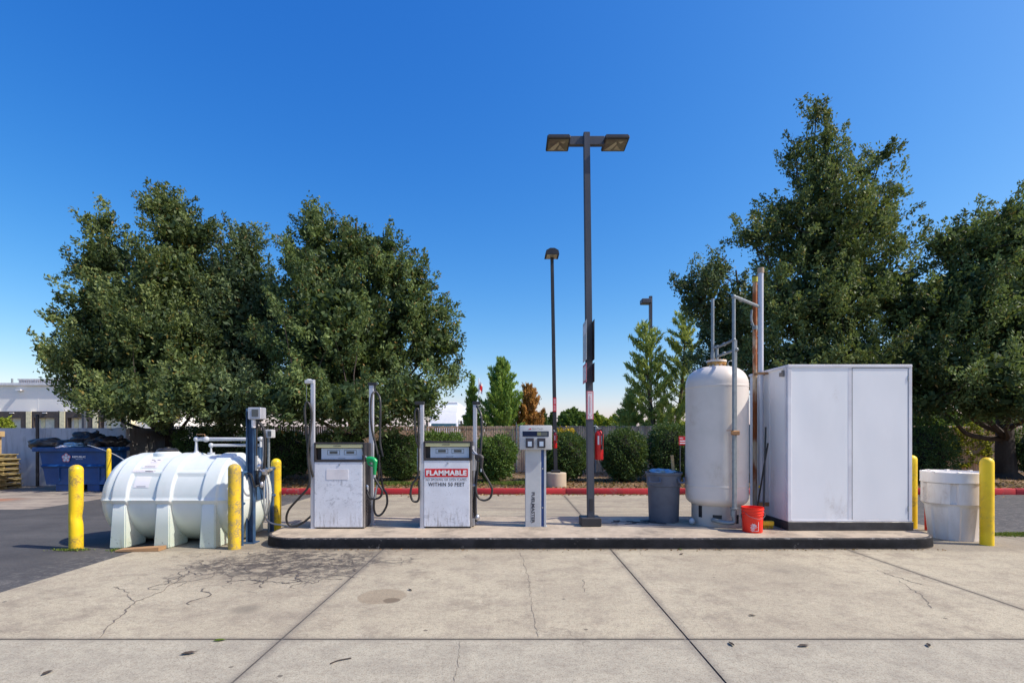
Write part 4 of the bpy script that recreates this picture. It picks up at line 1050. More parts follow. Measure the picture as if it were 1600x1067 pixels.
# plates on both sides of the post
for (z0, z1, mats_, nm) in ((2.79, 3.42, (M['fmgrey'], M['fmgrey']), 'sign_plate'), (2.44, 2.74, (M['pinkred'], M['fmgrey']), 'sign_plate')):
    for sx, xx in ((0, 1.165), (1, 1.288)):
        m_ = MB(); m_.box(xx, xx+.006, 8.02, 8.42, z0, z1); 
        if mats_[0] is M['pinkred']: m_.box(xx-.003 if sx == 0 else xx+.006, xx if sx == 0 else xx+.009, 8.06, 8.38, z0+.04, z1-.04, 1)
        else: m_.box(xx-.003 if sx == 0 else xx+.006, xx if sx == 0 else xx+.009, 8.06, 8.38, z0+.42, z1-.06, 1)
        m_.build(nm, [mats_[0] if sx == 0 else M['frame'], M['signwhite']], t)
YS = Y-.058; zs0, zs1 = Z(655, YS), Z(611, YS); xc_ = X(922, YS)
m_ = MB(); m_.box(xc_-.055, xc_+.055, YS-.004, YS+.001, zs0, zs1, 0); m_.box(xc_-.036, xc_+.036, YS-.006, YS-.004, zs0+.01, zs1-.01, 1)
m_.prism([(xc_-.012, zs1-.07), (xc_+.012, zs1-.07), (xc_+.012, zs0+.075), (xc_+.032, zs0+.075), (xc_, zs0+.02), (xc_-.032, zs0+.075), (xc_-.012, zs0+.075)], 'y', YS-.008, YS-.006, 0)
m_.prism([(xc_-.009, zs1-.075), (xc_+.009, zs1-.075), (xc_+.009, zs0+.08), (xc_+.024, zs0+.08), (xc_, zs0+.03), (xc_-.024, zs0+.08), (xc_-.009, zs0+.08)], 'y', YS-.0095, YS-.008, 1)
m_.build('extinguisher_sign', [M['pinkred'], M['signwhite']], t)
lettering('FIRE', .055, .02, (xc_, YS-.0075, zs1-.03), M['pinkred'], t, bold=.02)
lettering('EXTINGUISHER', .25, .012, (xc_, YS-.0105, (zs0+zs1)/2), M['pinkred'], t, rot='down')

def extinguisher(c, h, r, lab, label2=True):
    t = empty('fire_extinguisher', c, lab, 'fire extinguisher')
    q = MB(); q.lathe([(0, 0), (r*.9, 0), (r, .015), (r, h*.8), (r*.85, h*.87), (r*.4, h*.92), (r*.3, h*.94), (0, h*.94)], c, 24); cy = q.build('cylinder', M['red'], t)
    q = MB()
    for a in (-62, -20):
        pts = []
        for k in range(5):
            th = R(a-90+35+k*5); pts.append((c[0]+(r+.002)*math.cos(th), c[1]+(r+.002)*math.sin(th)))
        for k in range(4):
            for z0_, z1_ in ((h*.48, h*.76),): q.face([(*pts[k], c[2]+z0_), (*pts[k+1], c[2]+z0_), (*pts[k+1], c[2]+z1_), (*pts[k], c[2]+z1_)])
    q.build('label', M['signwhite'], cy)
    q = MB(); q.cyl((c[0], c[1], c[2]+h*.93), (c[0], c[1], c[2]+h*1.0), r*.22); q.box(c[0]-r*.9, c[0]+r*.5, c[1]-.012, c[1]+.012, c[2]+h*.985, c[2]+h*1.01); q.tube([(c[0]-r*.2, c[1], c[2]+h*1.0), (c[0]-r*.6, c[1], c[2]+h*1.06), (c[0]-r*1.2, c[1], c[2]+h*1.07)], .009, 6); q.build('handle', M['galv'], t)
    q = MB(); q.tube([(c[0], c[1]-.02, c[2]+h*.95), (c[0]+r*.6, c[1]-r*.9, c[2]+h*.93), (c[0]+r*.55, c[1]-r*1.1, c[2]+h*.7), (c[0]+r*.5, c[1]-r*1.1, c[2]+h*.45)], .011, 7); q.cyl((c[0]+r*.5, c[1]-r*1.1, c[2]+h*.45), (c[0]+r*.5, c[1]-r*1.1, c[2]+h*.33), .012, .02, 8); q.build('hose', M['black'], t)
    return t
extinguisher((X(936, 8.3), 8.3, Z(718, 8.3)), Z(669, 8.3)-Z(718, 8.3), .072, 'red fire extinguisher hanging on the tall twin-headed lamp post')

Y = 14.5; t = empty('lamp_post', (X(868, Y), Y, .13), 'slim single-headed lamp post on a round concrete footing behind the lane', 'lamp post')
sq_pole(X(868.2, Y), X(862.5, Y), Y, .55, Z(403, Y), .052, .045, M['poledark'], 'pole', t)
m_ = MB(); m_.lathe([(.0, Z(738, Y)-.13), (.27, Z(738, Y)-.13), (.285, Z(738, Y)-.15), (.29, -.02)], (X(869, Y), Y, .13), 36); m_.build('footing', M['basecon'], t)
m_ = MB(); m_.box(X(861.5, Y), X(875, Y), Y-.12, Y+.12, Z(738, Y), Z(734, Y), 0, .008); m_.build('base_plate', M['poledark'], t)
zc = Z(404, Y); xc = X(862, Y)
m_ = MB(); m_.prism([(xc-.2, zc+.03), (xc-.17, zc+.14), (xc-.06, zc+.2), (xc+.06, zc+.2), (xc+.17, zc+.14), (xc+.19, zc+.03)], 'y', Y-.28, Y+.15); hd = m_.build('lamp_head', M['poledark'], t)
m_ = MB(); m_.box(xc-.15, xc+.14, Y-.25, Y+.1, zc+.018, zc+.028); m_.build('lens', M['reflector'], hd)
m_ = MB(); YS = Y-.052; m_.box(X(864, YS), X(869.5, YS), YS-.005, YS, Z(643, YS), Z(621, YS)); m_.box(X(865, YS), X(868.4, YS), YS-.007, YS-.005, Z(631, YS), Z(623, YS), 1); m_.box(X(865, YS), X(868.4, YS), YS-.007, YS-.005, Z(641.5, YS), Z(633, YS), 1); m_.build('extinguisher_sign', [M['signred'], M['pinkred']], t)
extinguisher((X(867.5, 14.38), 14.37, Z(700, 14.4)), .47, .05, 'small red fire extinguisher on the slim lamp post behind the lane')
def far_lamp(px, pyt, Y, side, lab, w=.12):
    t = empty('lamp_post', (X(px, Y), Y, 0), lab, 'lamp post')
    m = MB(); m.box(X(px, Y)-w, X(px, Y)+w, Y-w, Y+w, 0, Z(pyt, Y)); m.build('pole', M['pole'], t)
    m = MB(); m.box(min(X(px, Y), X(px+side*15, Y)), max(X(px, Y), X(px+side*15, Y)), Y-.3, Y+.3, Z(pyt+12, Y), Z(pyt+5, Y), 0, .03); m.build('lamp_head', M['pole'], t)
far_lamp(1016.5, 463, 32, -1, 'distant lamp post rising beside the pine behind the fence', .09)
far_lamp(131, 468, 34, 1, 'distant lamp post half hidden by the left edge of the trees', .08)

# ================================================================== bin, vertical tank, cabinet, bucket, barrel
c = (X(1037, 8.68), 8.68, .152); t = empty('waste_bin', c, 'round grey plastic waste bin with rubbish showing over its rim', 'bin')
H = .83; m_ = MB()
m_.lathe([(0, .0), (.235, .0), (.245, .02), (.262, H*.7), (.268, H*.72), (.278, H*.73), (.285, H*.94), (.292, H*.95), (.305, H*.96), (.305, H), (.285, H), (.28, H*.8), (0, H*.78)], c, 48); m_.build('body', M['greyplastic'], t)
for sx in (-1, 1):
    m_ = MB(); yy = c[1]-.22
    m_.tube([(c[0]+sx*.24-.07, yy-.0, c[2]+H*.9), (c[0]+sx*.24-.06, yy-.06, c[2]+H*.82), (c[0]+sx*.2+.05, yy-.07, c[2]+H*.82), (c[0]+sx*.2+.06, yy-.02, c[2]+H*.9)], .018, 8); m_.build('handle', M['greyplastic'], t)
m_ = MB(); m_.blob((c[0]-.03, c[1], c[2]+H-.01), .21, .2, .06, amp=.6, fr=2.5, seed=4, sub=4); tag(m_.build('rubbish_bag', M['bluebag'], angle=180), 'crumpled pale blue bag inside the grey waste bin', 'bag')
m_ = MB(); m_.box(0, 1, 0, 1, 0, 1)
for v in m_.bm.verts:
    z = v.co.z; v.co = Vector((X(1053-4*z, 8.6)+v.co.x*.045, 8.62+v.co.y*.03, c[2]+H*.6+z*(Z(711, 8.6)-c[2]-H*.6)))
tag(m_.build('wooden_stick', M['wood']), 'raw wooden stick poking out of the grey waste bin', 'stick')
m_ = MB()
for k in range(26): 
    a = random.uniform(0, 6.28); rr = random.uniform(0, .42)**1; cx_, cy_ = X(990, 8.45)+rr*math.cos(a)*1.2, 8.5+rr*math.sin(a)*.5
    m_.box(cx_, cx_+random.uniform(.03, .25), cy_, cy_+random.uniform(.01, .04), .155, .155+random.uniform(.004, .012), 0, rot=Matrix.Rotation(random.uniform(-.6, .6), 3, 'Z'))
tag(m_.build('loose_debris', M['frame']), 'flat dark loose debris scattered between the lamp post and grey bin', 'debris')

Yc = 8.45; xc = X(1119.5, Yc); c = (xc, Yc, .152); RT = .487
t = empty('upright_tank', c, 'tall upright off-white pressure tank on a slotted skirt', 'tank')
z1, z2, z3, z4 = Z(795, 8.0), Z(773, 8.0), Z(598, 8.0), Z(571, 8.3)
pr = [(.3, z1-.17), (.36, z1-.16), (.41, z1-.13)]
for i in range(9): a = R(-60+60*i/8); pr.append((RT-.1+.1*math.cos(a) if i else RT-.05, z1-.0+.12*math.sin(a)+.12)) 
pr = []
zlow = z1-.02
for i in range(13):
    a = R(-90+90*i/12); pr.append((max(.05, RT*math.cos(a)**.55) if i else .05, zlow+.17+.17*math.sin(a)))
pr += [(RT, z2+.1), (RT+.003, z2+.105), (RT+.003, z2+.13), (RT, z2+.135)]
zs_ = [z2+.14+(z3-.06-z2-.14)*i/8 for i in range(1, 8)]; pr += [(RT, z) for z in zs_]
pr += [(RT, z3-.05), (RT+.004, z3-.045), (RT+.004, z3-.02), (RT, z3-.015)]
zd = z4-z3
for i in range(1, 15):
    a = R(90*i/14); pr.append((max(.13, RT*math.cos(a)**.62), z3+zd*math.sin(a)))
pr += [(.125, z4+.0), (.12, z4+.05)]
m_ = MB(); m_.lathe([(r, z-.152) for r, z in pr], c, 72); m_.build('shell', M['tankwhite'], t, angle=30)
# skirt with slots
m_ = MB(); rs_ = .392; N = 72; zz = [0, .05, .13, .19, .42]
def hole(k, j):
    a = (k+.5)*360/N   # degrees, -90 faces viewer
    d = ((a+90+180) % 360)-180
    for (a0, a1, j0, j1) in ((-30, -8, 2, 2), (-66, -56, 2, 3), (14, 34, 1, 2), (44, 60, 2, 2)):
        if a0 <= d <= a1 and j0 <= j <= j1: return True
    return False
vs = [[m_.bm.verts.new((xc+rs_*math.cos(2*math.pi*k/N), Yc+rs_*math.sin(2*math.pi*k/N), .152+z)) for k in range(N)] for z in zz]
for j in range(4):
    for k in range(N):
        if hole(k, j): continue
        f = m_.bm.faces.new((vs[j][k], vs[j][(k+1) % N], vs[j+1][(k+1) % N], vs[j+1][k])); f.smooth = True
ret = bmesh.ops.solidify(m_.bm, geom=list(m_.bm.faces), thickness=.012)
m_.build('skirt', M['skirt'], t)
m_ = MB(); m_.cyl((xc, Yc, .17), (xc, Yc, .5), .36, n=40); m_.build('skirt_dark_filler', M['blackpaint'], t)  # black cylinder filling the skirt, seen dark through the slots
m_ = MB(); zf = z4+.03; m_.cyl((xc, Yc, zf), (xc, Yc, zf+.035), .15, n=40); m_.cyl((xc, Yc, zf+.04), (xc, Yc, zf+.07), .158, n=40, m=1)
for k in range(12):
    a = k*math.pi/6; m_.cyl((xc+.135*math.cos(a), Yc+.135*math.sin(a), zf-.03), (xc+.135*math.cos(a), Yc+.135*math.sin(a), zf+.085), .011, n=8)
m_.build('top_flange', [M['rustflange'], M['tankwhite']], t)
m_ = MB(); p = Vector((xc+.19, Yc-.1, z4-.01)); pts = [p+Vector((.055*math.cos(a), -.02, .04+.05*math.sin(a))) for a in [R(i*30) for i in range(13)]]; m_.tube(pts, .008, 6, caps=False); m_.build('lifting_ring', M['galv'], t)
m_ = MB(); m_.box(X(1143, 8.0)-.16, X(1143, 8.0)-.155, 0, .001, 0, .001) if False else None
m_.bm.free()
Yp = 7.86; xp = X(1146.5, Yp); x4 = X(1113.5, Yc); zc1, zc2 = Z(531, Yp), Z(546, Yp); zT = Z(464, Yp); xv, Yv = 4.085, 8.5
m_ = MB()
m_.cyl((x4, Yc, zf+.06), (x4, Yc, Z(467, Yc)), .026, n=14); m_.cyl((x4, Yc, zf+.06), (x4, Yc, zc2+.06), .034, n=14)
m_.cyl((x4+.07, Yc, zc2-.12), (x4+.07, Yc, zc1+.02), .026, n=12); m_.cyl((x4, Yc, zc1-.02), (x4+.07, Yc, zc1-.02), .026, n=10)
for z in (zc1, zc2):
    m_.tube([(x4+.07, Yc, z-.02), (xp+(.0 if z == zc1 else .04), Yp, z)], .019, 10, smooth=False); m_.blob((x4+.07, Yc, z-.02), .034, .034, .034, sub=2); m_.blob((xp+(.0 if z == zc1 else .04), Yp, z), .034, .034, .034, sub=2); mid = Vector((x4+.07, Yc, z-.02)).lerp(Vector((xp, Yp, z)), .45); m_.blob(mid, .032, .032, .032, sub=2)
m_.cyl((xp, Yp, .42), (xp, Yp, zT), .026, n=14); m_.cyl((xp+.042, Yp+.03, .42), (xp+.042, Yp+.03, zc1), .02, n=12)
m_.tube([(xp, Yp, zT), (xp+.06, Yp+.05, zT+.01), (xv, Yv-.04, zT+.0)], .024, 12, smooth=False); m_.blob((xp, Yp, zT), .038, .038, .038, sub=2); m_.blob((xp+.2, Yp+.2, zT+.01), .037, .037, .037, sub=2)
m_.cyl((xp, Yp, .36), (xp, Yp, .46), .045, n=14); m_.cyl((xp, Yp, .47), (xp, Yp, .49), .055, n=14); m_.tube([(xp, Yp, .38), (xp, Yp, .27), (xp-.14, Yp+.02, .26), (xp-.24, Yp+.22, .27)], .034, 12, k=4)
m_.build('pipework', M['galv'], t)
m_ = MB(); zv = Z(676, Yp); m_.box(xp-.035, xp+.08, Yp-.04, Yp+.03, zv-.035, zv+.035, 0, .01); m_.box(xp-.13, xp-.02, Yp-.05, Yp-.04, zv+.03, zv+.04); m_.box(xp-.06, xp-.03, Yp-.05, Yp-.04, zv-.02, zv+.04); m_.build('valve', M['brass'], t)
# faded bracket foot
m_ = MB(); m_.blob((X(1081, 8.3), 8.3, .21), .045, .045, .055, sub=2); m_.build('drain_cap', M['pvc'], t)

# cabinet
CY = 7.785; x0, x1 = X(1231, CY), X(1425.5, CY); y1 = 9.05; zt_ = Z(570.5, CY); zp = Z(815, CY)
t = empty('steel_cabinet', ((x0+x1)/2, CY, .152), 'large white sheet-metal equipment cabinet on a black plinth', 'cabinet')
m_ = MB(); m_.box(x0, x1+.02, CY-.005, y1+.03, .152, zp, 0, .008); m_.build('plinth', M['blackpaint'], t)
m_ = MB(); m_.box(x0+.012, x1-.012, CY+.03, y1, zp+.003, zt_-.02)
for yy in (8.35, 8.75): m_.box(x0+.006, x0+.014, yy, yy+.012, zp+.03, zt_-.06)
m_.build('body', M['cab'], t)
m_ = MB()
m_.box(x0, x0+.06, CY, CY+.03, zp+.003, zt_, 0, .006); m_.box(x1-.055, x1, CY, CY+.05, zp+.003, zt_, 0, .006)
m_.box(x0, x1, CY-.006, CY+.05, zt_-.035, zt_+.01, 0, .006); m_.box(x0+.06, x1-.055, CY+.002, CY+.05, zp+.003, zp+.03, 0, .002)
m_.box(x0-.008, x0+.03, CY+.05, y1+.01, zt_-.035, zt_+.008, 0, .005)
m_.box(x0, x0+.03, CY+.05, CY+.09, zp+.02, zt_-.035, 0)
m_.build('frame', M['cabtrim'], t)
xm0, xm1 = X(1325.5, CY), X(1331.5, CY)
m_ = MB(); m_.box(xm0, xm1, CY+.004, CY+.05, zp+.03, zt_-.035, 0, .002); m_.build('mullion', M['cabtrim'], t)
def panel(xa, xb, za, zb_, y, name, seed):
    q = MB(); nx, nz = 30, 40; g_ = []
    for i in range(nx+1):
        row = []
        for j in range(nz+1):
            u, v = i/nx, j/nz; x, z = xa+(xb-xa)*u, za+(zb_-za)*v
            e = min(1, min(u, 1-u)*8)*min(1, min(v, 1-v)*8)
            dd = mnoise.noise(Vector((x*2.2+seed, z*1.6, seed)))*.004*e
            if seed == 1: dd += .006*math.exp(-(((x-(xa+.65))/.09)**2+((z-(za+.12))/.07)**2))
            row.append(q.bm.verts.new((x, y+dd, z)))
        g_.append(row)
    for i in range(nx):
        for j in range(nz): f = q.bm.faces.new((g_[i][j], g_[i+1][j], g_[i+1][j+1], g_[i][j+1])); f.smooth = True
    return q.build(name, M['cab'], t, angle=180, norm=False)
panel(x0+.06, xm0, zp+.03, zt_-.035, CY+.006, 'fixed_panel', 1)
panel(xm1+.008, x1-.065, zp+.034, zt_-.045, CY+.005, 'door', 2)
m_ = MB(); m_.box(xm1, x1-.055, CY+.022, CY+.026, zp+.03, zt_-.036); m_.build('door_gap', M['seam'], t)
m_ = MB()
for zz_ in (zt_-.2, zp+.2): m_.cyl((x1-.06, CY+.004, zz_-.04), (x1-.06, CY+.004, zz_+.04), .009, n=8)
m_.build('hinge', M['galv'], t)
m_ = MB(); m_.box(x0-.03, x0, CY+.1, CY+.13, Z(589, 7.95), Z(579, 7.95)); m_.box(x0-.02, x0, CY+.16, CY+.22, Z(588, 7.95), Z(582, 7.95)); m_.build('vent_bracket', M['side'], t)

m_ = MB(); xs_, ys_ = 4.105, 8.45; m_.cyl((xs_, ys_, .152), (xs_, ys_, Z(427, ys_)), .042, n=20, m=0); m_.cyl((xs_, ys_, Z(427, ys_)), (xs_, ys_, Z(419, ys_)), .05, n=20, m=1)
tag(m_.build('vent_pipe', [M['alu'], M['beige']]), 'tall pale metal vent pipe with a beige cap beside the cabinet', 'pipe')
xr_, yr_ = 4.08, 8.6
m_ = MB(); m_.cyl((xr_, yr_, .152), (xr_, yr_, Z(440, yr_)), .036, n=20); m_.cyl((xr_, yr_, Z(441, yr_)), (xr_, yr_, Z(433, yr_)), .046, n=20, m=1); m_.cyl((xr_, yr_, Z(433, yr_)), (xr_, yr_, Z(431, yr_)), .05, n=20, m=2); m_.cyl((xr_, yr_, Z(515, yr_)), (xr_, yr_, Z(509, yr_)), .042, n=20, m=3); m_.tube([(xr_-.06, yr_-.02, Z(485, yr_)), (xr_-.07, yr_-.02, Z(500, yr_)), (xr_-.03, yr_-.02, Z(511, yr_))], .018, 8, m=3)
tag(m_.build('vent_pipe', [M['rust'], M['yellowcap'], M['frame'], M['galv']]), 'rust-streaked vent pipe with a yellow cap next to the pale pipe', 'pipe')
for (ya_, yb_, pa_, pb_) in ((8.39, 8.405, 585, 581.5), (8.5, 8.515, 585, 581.5), (8.36, 8.38, 790, 784)):
    m_ = MB(); m_.box(4.02, 4.2, ya_, yb_, Z(pa_, 8.4), Z(pb_, 8.4)); m_.build('pipe_clamp', M['brass'], t)

# brooms
t = empty('push_broom', P(1193, 826, 7.95), 'push broom with yellow head and black handle against the cabinet side', 'broom')
YB_ = 7.98; xh0, xh1 = X(1192, YB_-.05), X(1210, YB_-.05)
m_ = MB(); m_.box(xh0, xh1, YB_-.05, YB_+.03, .2, .27, 0, .01); m_.build('head', mat('broom_yellow', (.75,.5,.015), rough=.5), t)
m_ = MB()
for k in range(60): x = random.uniform(xh0+.005, xh1-.005); y = random.uniform(YB_-.045, YB_+.025); m_.tube([(x, y, .21), (x+random.uniform(-.008, .008), y+random.uniform(-.01, .01), .155)], .004, 4, smooth=False)
m_.build('bristles', M['yellowcap'], t)
m_ = MB(); m_.cyl((xh0+.03, YB_, .26), P(1196.5, 667, 8.15), .013, n=10); m_.build('handle', M['black'], t)
t = empty('squeegee', (X(1184, 8.2), 8.2, .152), 'black-handled squeegee crossing the broom handle beside the cabinet', 'squeegee')
m_ = MB(); m_.cyl(P(1181, 806, 8.22), P(1200, 692, 8.1), .013, n=10); m_.cyl(P(1186.6, 762, 8.19), P(1187.3, 758, 8.19), .017, n=10, m=1); m_.build('handle', [M['black'], M['yellow']], t)
m_ = MB(); m_.box(X(1181, 8.2)-.12, X(1181, 8.2)+.1, 8.2, 8.23, .155, .23, 0, .006); m_.build('blade', M['black'], t)

# bucket
Yb = 7.71; c = (X(1175.7, Yb), Yb, .152); t = empty('bucket', c, 'bright orange plastic bucket with a white square mark', 'bucket')
Hb = Z(791.5, Yb)-.152
m_ = MB(); m_.lathe([(0, .0), (.135, 0), (.14, .008), (.146, Hb*.68), (.155, Hb*.69), (.155, Hb*.71), (.148, Hb*.72), (.149, Hb*.78), (.158, Hb*.79), (.158, Hb*.81), (.15, Hb*.82), (.151, Hb*.9), (.162, Hb*.91), (.163, Hb*.93), (.153, Hb*.94), (.154, Hb*.985), (.16, Hb), (.15, Hb), (.138, .02), (0, .02)], c, 48); m_.build('body', M['orange'], t)
m_ = MB(); m_.tube([(c[0]+.155, c[1]-.02, c[2]+Hb*.86), (c[0]+.13, c[1]-.12, c[2]+Hb*.68), (c[0]+.03, c[1]-.17, c[2]+Hb*.58), (c[0]-.1, c[1]-.14, c[2]+Hb*.66), (c[0]-.155, c[1]-.02, c[2]+Hb*.86)], .0025, 6); m_.build('wire_handle', M['galv'], t)
# white printed square with diagonal stencil words, wrapped round the bucket
m_ = MB()
def bk(u, v, o=.003):   # u,v in metres on the bucket face, centred toward the viewer's left
    rr = .143+.0085*(v/Hb)+o; a = R(-90-8)-(-u)/rr-R(0)
    a = R(-98)+u/rr; return (c[0]+rr*math.cos(a), c[1]+rr*math.sin(a), c[2]+v)
S = .125; u0, v0 = -.085, .035
def strip(u1, v1, u2, v2, w_):
    n_ = 8; d_ = Vector((u2-u1, v2-v1)); L_ = d_.length; d_ /= L_; nn = Vector((-d_.y, d_.x))*w_/2
    for i in range(n_):
        a = Vector((u1, v1))+d_*L_*i/n_; b_ = Vector((u1, v1))+d_*L_*(i+1)/n_
        m_.face([bk(*(a-nn)), bk(*(b_-nn)), bk(*(b_+nn)), bk(*(a+nn))])
strip(u0+S, v0, u0+S, v0+S*1.1, .006); strip(u0+S*.35, v0, u0+S, v0, .006)
for k, txt in enumerate(('THE', 'HOME', 'DEPOT')):
    pass
m_.build('mark', M['white2'], t)
for (txt, uu, vv, ww, hh) in (('THE', .018, .118, .045, .025), ('HOME', .03, .098, .085, .034), ('DEPOT', .045, .068, .105, .036)):
    o = lettering(txt, ww, hh, (0, 0, 0), M['white2'], None, rot=R(45), bold=.03)
    me = o.data
    for v in me.vertices:
        q = bk(u0+uu+.02+v.co.x-.0, v0+vv-.03+v.co.z, .0035); v.co = Vector(q)-Vector(c)
    o.parent = t

# white overpack barrel
Yw = 8.02; xw = 6.90; c = (xw, Yw, 0); t = empty('plastic_barrel', c, 'wide white plastic drum with a screw lid and recessed panels', 'barrel')
Hw = 1.04; M['barrel'] = mat('barrel_plastic', (.7,.68,.66), (.6,.56,.52), .45, scale=2.5, grime=(.33,.22,.14), gscale=2.4, glo=.5, ghi=.8, stretch=(1.5,1.5,.5))
bmx = MB(); N = 96
def br(a, z):    # a: angle deg from viewer-facing, z height
    if z > .55: r = .392
    else: r = .315+.055*(z/.55)
    if z > .86: return r
    d = ((a+180) % 60)-30
    if .56 < z < .86 and abs(d) < 7: r -= .035
    if z <= .5 and abs(d) > 13: r -= .018*min(1, (abs(d)-13)/2)
    return r
zl = [0, .02, .1, .2, .3, .4, .48, .5, .53, .556, .562, .58, .6, .7, .8, .845, .855, .865]
rows = []
for z in zl:
    rows.append([bmx.bm.verts.new((xw+br(360*k/N+90-12-40, z)*math.cos(2*math.pi*k/N), Yw+br(360*k/N+90-12-40, z)*math.sin(2*math.pi*k/N), z)) for k in range(N)])
for i in range(len(rows)-1):
    for k in range(N): bmx.bm.faces.new((rows[i][k], rows[i][(k+1) % N], rows[i+1][(k+1) % N], rows[i+1][k])).smooth = True
bmx.bm.faces.new(rows[0][::-1]); bmx.bm.faces.new(rows[-1])
bmx.build('body', M['barrel'], t, angle=30)
m_ = MB(); m_.lathe([(.385, .868), (.405, .872), (.408, .885), (.402, .9), (.402, Hw-.03), (.4, Hw-.01), (.385, Hw), (.36, Hw), (.35, Hw-.02), (0, Hw-.015)], c, 72)
for k in range(8):
    a = R(k*45+15); m_.box(xw+.372*math.cos(a)-.028, xw+.372*math.cos(a)+.028, Yw+.372*math.sin(a)-.028, Yw+.372*math.sin(a)+.028, Hw-.03, Hw+.006, 0, .006)
m_.build('lid', M['barrel'], t)
m_ = MB(); m_.prism([(X(1427, 8.9), .0), (X(1437, 8.9), .0), (X(1428.5, 8.9), .55), (X(1427, 8.9), .55)], 'y', 8.6, 8.66); tag(m_.build('red_board', M['red']), 'red board leaning against the half-hidden bollard by the cabinet', 'board')

# red notice in the bed
Y = 14.2; t = empty('notice_sign', (X(1068, Y), Y, .13), 'small red and white notice on thin posts behind the kerb', 'sign')
m_ = MB(); m_.box(X(1060.5, Y), X(1076, Y), Y-.01, Y, Z(695, Y), Z(681.5, Y)); m_.build('board', M['signred'], t)
lettering('NO', .09, .045, (X(1064.5, Y), Y-.013, Z(684.5, Y)), M['white2'], t, bold=.02)
m_ = MB()
for py in (688.5, 692): m_.box(X(1062, Y), X(1074, Y), Y-.013, Y-.0105, Z(py+1, Y), Z(py-.6, Y))
m_.build('text_lines', M['white2'], t)
for px in (1063, 1071):
    m_ = MB(); m_.cyl((X(px, Y), Y+.02, .1), (X(px, Y), Y+.02, Z(684, Y)), .016, n=8); m_.build('post', M['pole'], t)

# ================================================================== fence
FY = 20.3; t = empty('slatted_fence', (0, FY, .1), 'long brown slatted chain-link fence behind the planting bed', 'fence')
m_ = MB(); x = X(262, FY)
while x < 30:
    top = 1.965+random.uniform(-.02, .015); jw = random.uniform(.068, .08)
    m_.box(x, x+jw, FY, FY+.012, .14, top); x += .0885
m_.build('slats', M['slats'], t)
m_ = MB()
x = X(262, FY)
for z in (.16, 1.94): m_.cyl((x, FY-.02, z), (30, FY-.02, z), .008, n=6)
h_ = 1.8
xx = x-2
while xx < 30:
    for s_ in (-1, 1):
        a = (xx, FY-.012-.004*s_, .15 if s_ > 0 else 1.95); b_ = (xx+h_*.75, FY-.012-.004*s_, 1.95 if s_ > 0 else .15)
        m_.tube([a, b_], .0022, 3, caps=False, smooth=False)
    xx += .14
m_.build('chain_link', M['galv'], t)
for px in (265, 388, 519, 665, 807, 930, 1050, 1170, 1290, 1413, 1542):
    xx = X(px, FY)
    m_ = MB(); m_.cyl((xx, FY-.06, .1), (xx, FY-.06, 2.0), .034, n=12); m_.blob((xx, FY-.06, 2.0), .04, .04, .03, sub=2); m_.build('post', M['poledark'] if px == 1542 else M['galv'], t)

# ================================================================== trees
def L(*a): return lobe(*a)
BZ = .13
# left group (three trees in the bed)
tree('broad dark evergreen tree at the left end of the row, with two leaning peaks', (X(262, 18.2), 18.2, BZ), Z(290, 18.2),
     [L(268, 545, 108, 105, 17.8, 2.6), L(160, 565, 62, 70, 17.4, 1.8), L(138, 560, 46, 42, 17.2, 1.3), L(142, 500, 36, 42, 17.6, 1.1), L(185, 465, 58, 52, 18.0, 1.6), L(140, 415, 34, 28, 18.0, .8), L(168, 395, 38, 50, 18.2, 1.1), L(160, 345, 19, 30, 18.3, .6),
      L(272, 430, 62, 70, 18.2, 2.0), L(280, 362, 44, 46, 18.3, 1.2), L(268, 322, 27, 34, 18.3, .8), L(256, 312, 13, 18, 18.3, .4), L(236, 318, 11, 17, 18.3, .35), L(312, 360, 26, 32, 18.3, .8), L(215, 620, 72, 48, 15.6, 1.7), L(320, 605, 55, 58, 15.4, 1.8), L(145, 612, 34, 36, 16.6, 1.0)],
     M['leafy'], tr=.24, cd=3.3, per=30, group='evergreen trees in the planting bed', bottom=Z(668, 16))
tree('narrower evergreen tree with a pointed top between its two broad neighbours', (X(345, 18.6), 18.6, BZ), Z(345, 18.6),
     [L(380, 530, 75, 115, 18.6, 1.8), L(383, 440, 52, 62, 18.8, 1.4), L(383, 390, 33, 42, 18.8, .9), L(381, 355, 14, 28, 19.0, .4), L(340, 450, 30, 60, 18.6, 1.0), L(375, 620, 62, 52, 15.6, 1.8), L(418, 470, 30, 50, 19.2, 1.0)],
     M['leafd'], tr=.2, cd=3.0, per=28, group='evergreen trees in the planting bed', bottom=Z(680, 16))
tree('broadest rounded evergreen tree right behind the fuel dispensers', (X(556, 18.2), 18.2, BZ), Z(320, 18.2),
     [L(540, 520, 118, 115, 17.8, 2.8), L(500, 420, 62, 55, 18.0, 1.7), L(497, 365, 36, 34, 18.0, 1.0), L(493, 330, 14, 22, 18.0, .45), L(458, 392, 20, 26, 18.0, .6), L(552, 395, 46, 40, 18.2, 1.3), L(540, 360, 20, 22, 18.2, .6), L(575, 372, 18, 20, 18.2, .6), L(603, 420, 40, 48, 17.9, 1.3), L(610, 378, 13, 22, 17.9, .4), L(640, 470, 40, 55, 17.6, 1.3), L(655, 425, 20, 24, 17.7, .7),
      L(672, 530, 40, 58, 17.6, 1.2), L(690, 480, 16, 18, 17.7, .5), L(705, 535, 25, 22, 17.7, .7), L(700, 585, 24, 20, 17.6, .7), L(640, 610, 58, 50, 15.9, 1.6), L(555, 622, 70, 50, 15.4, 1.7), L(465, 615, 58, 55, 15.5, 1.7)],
     M['leaf'], tr=.26, cd=3.3, per=30, group='evergreen trees in the planting bed', bottom=Z(676, 16))
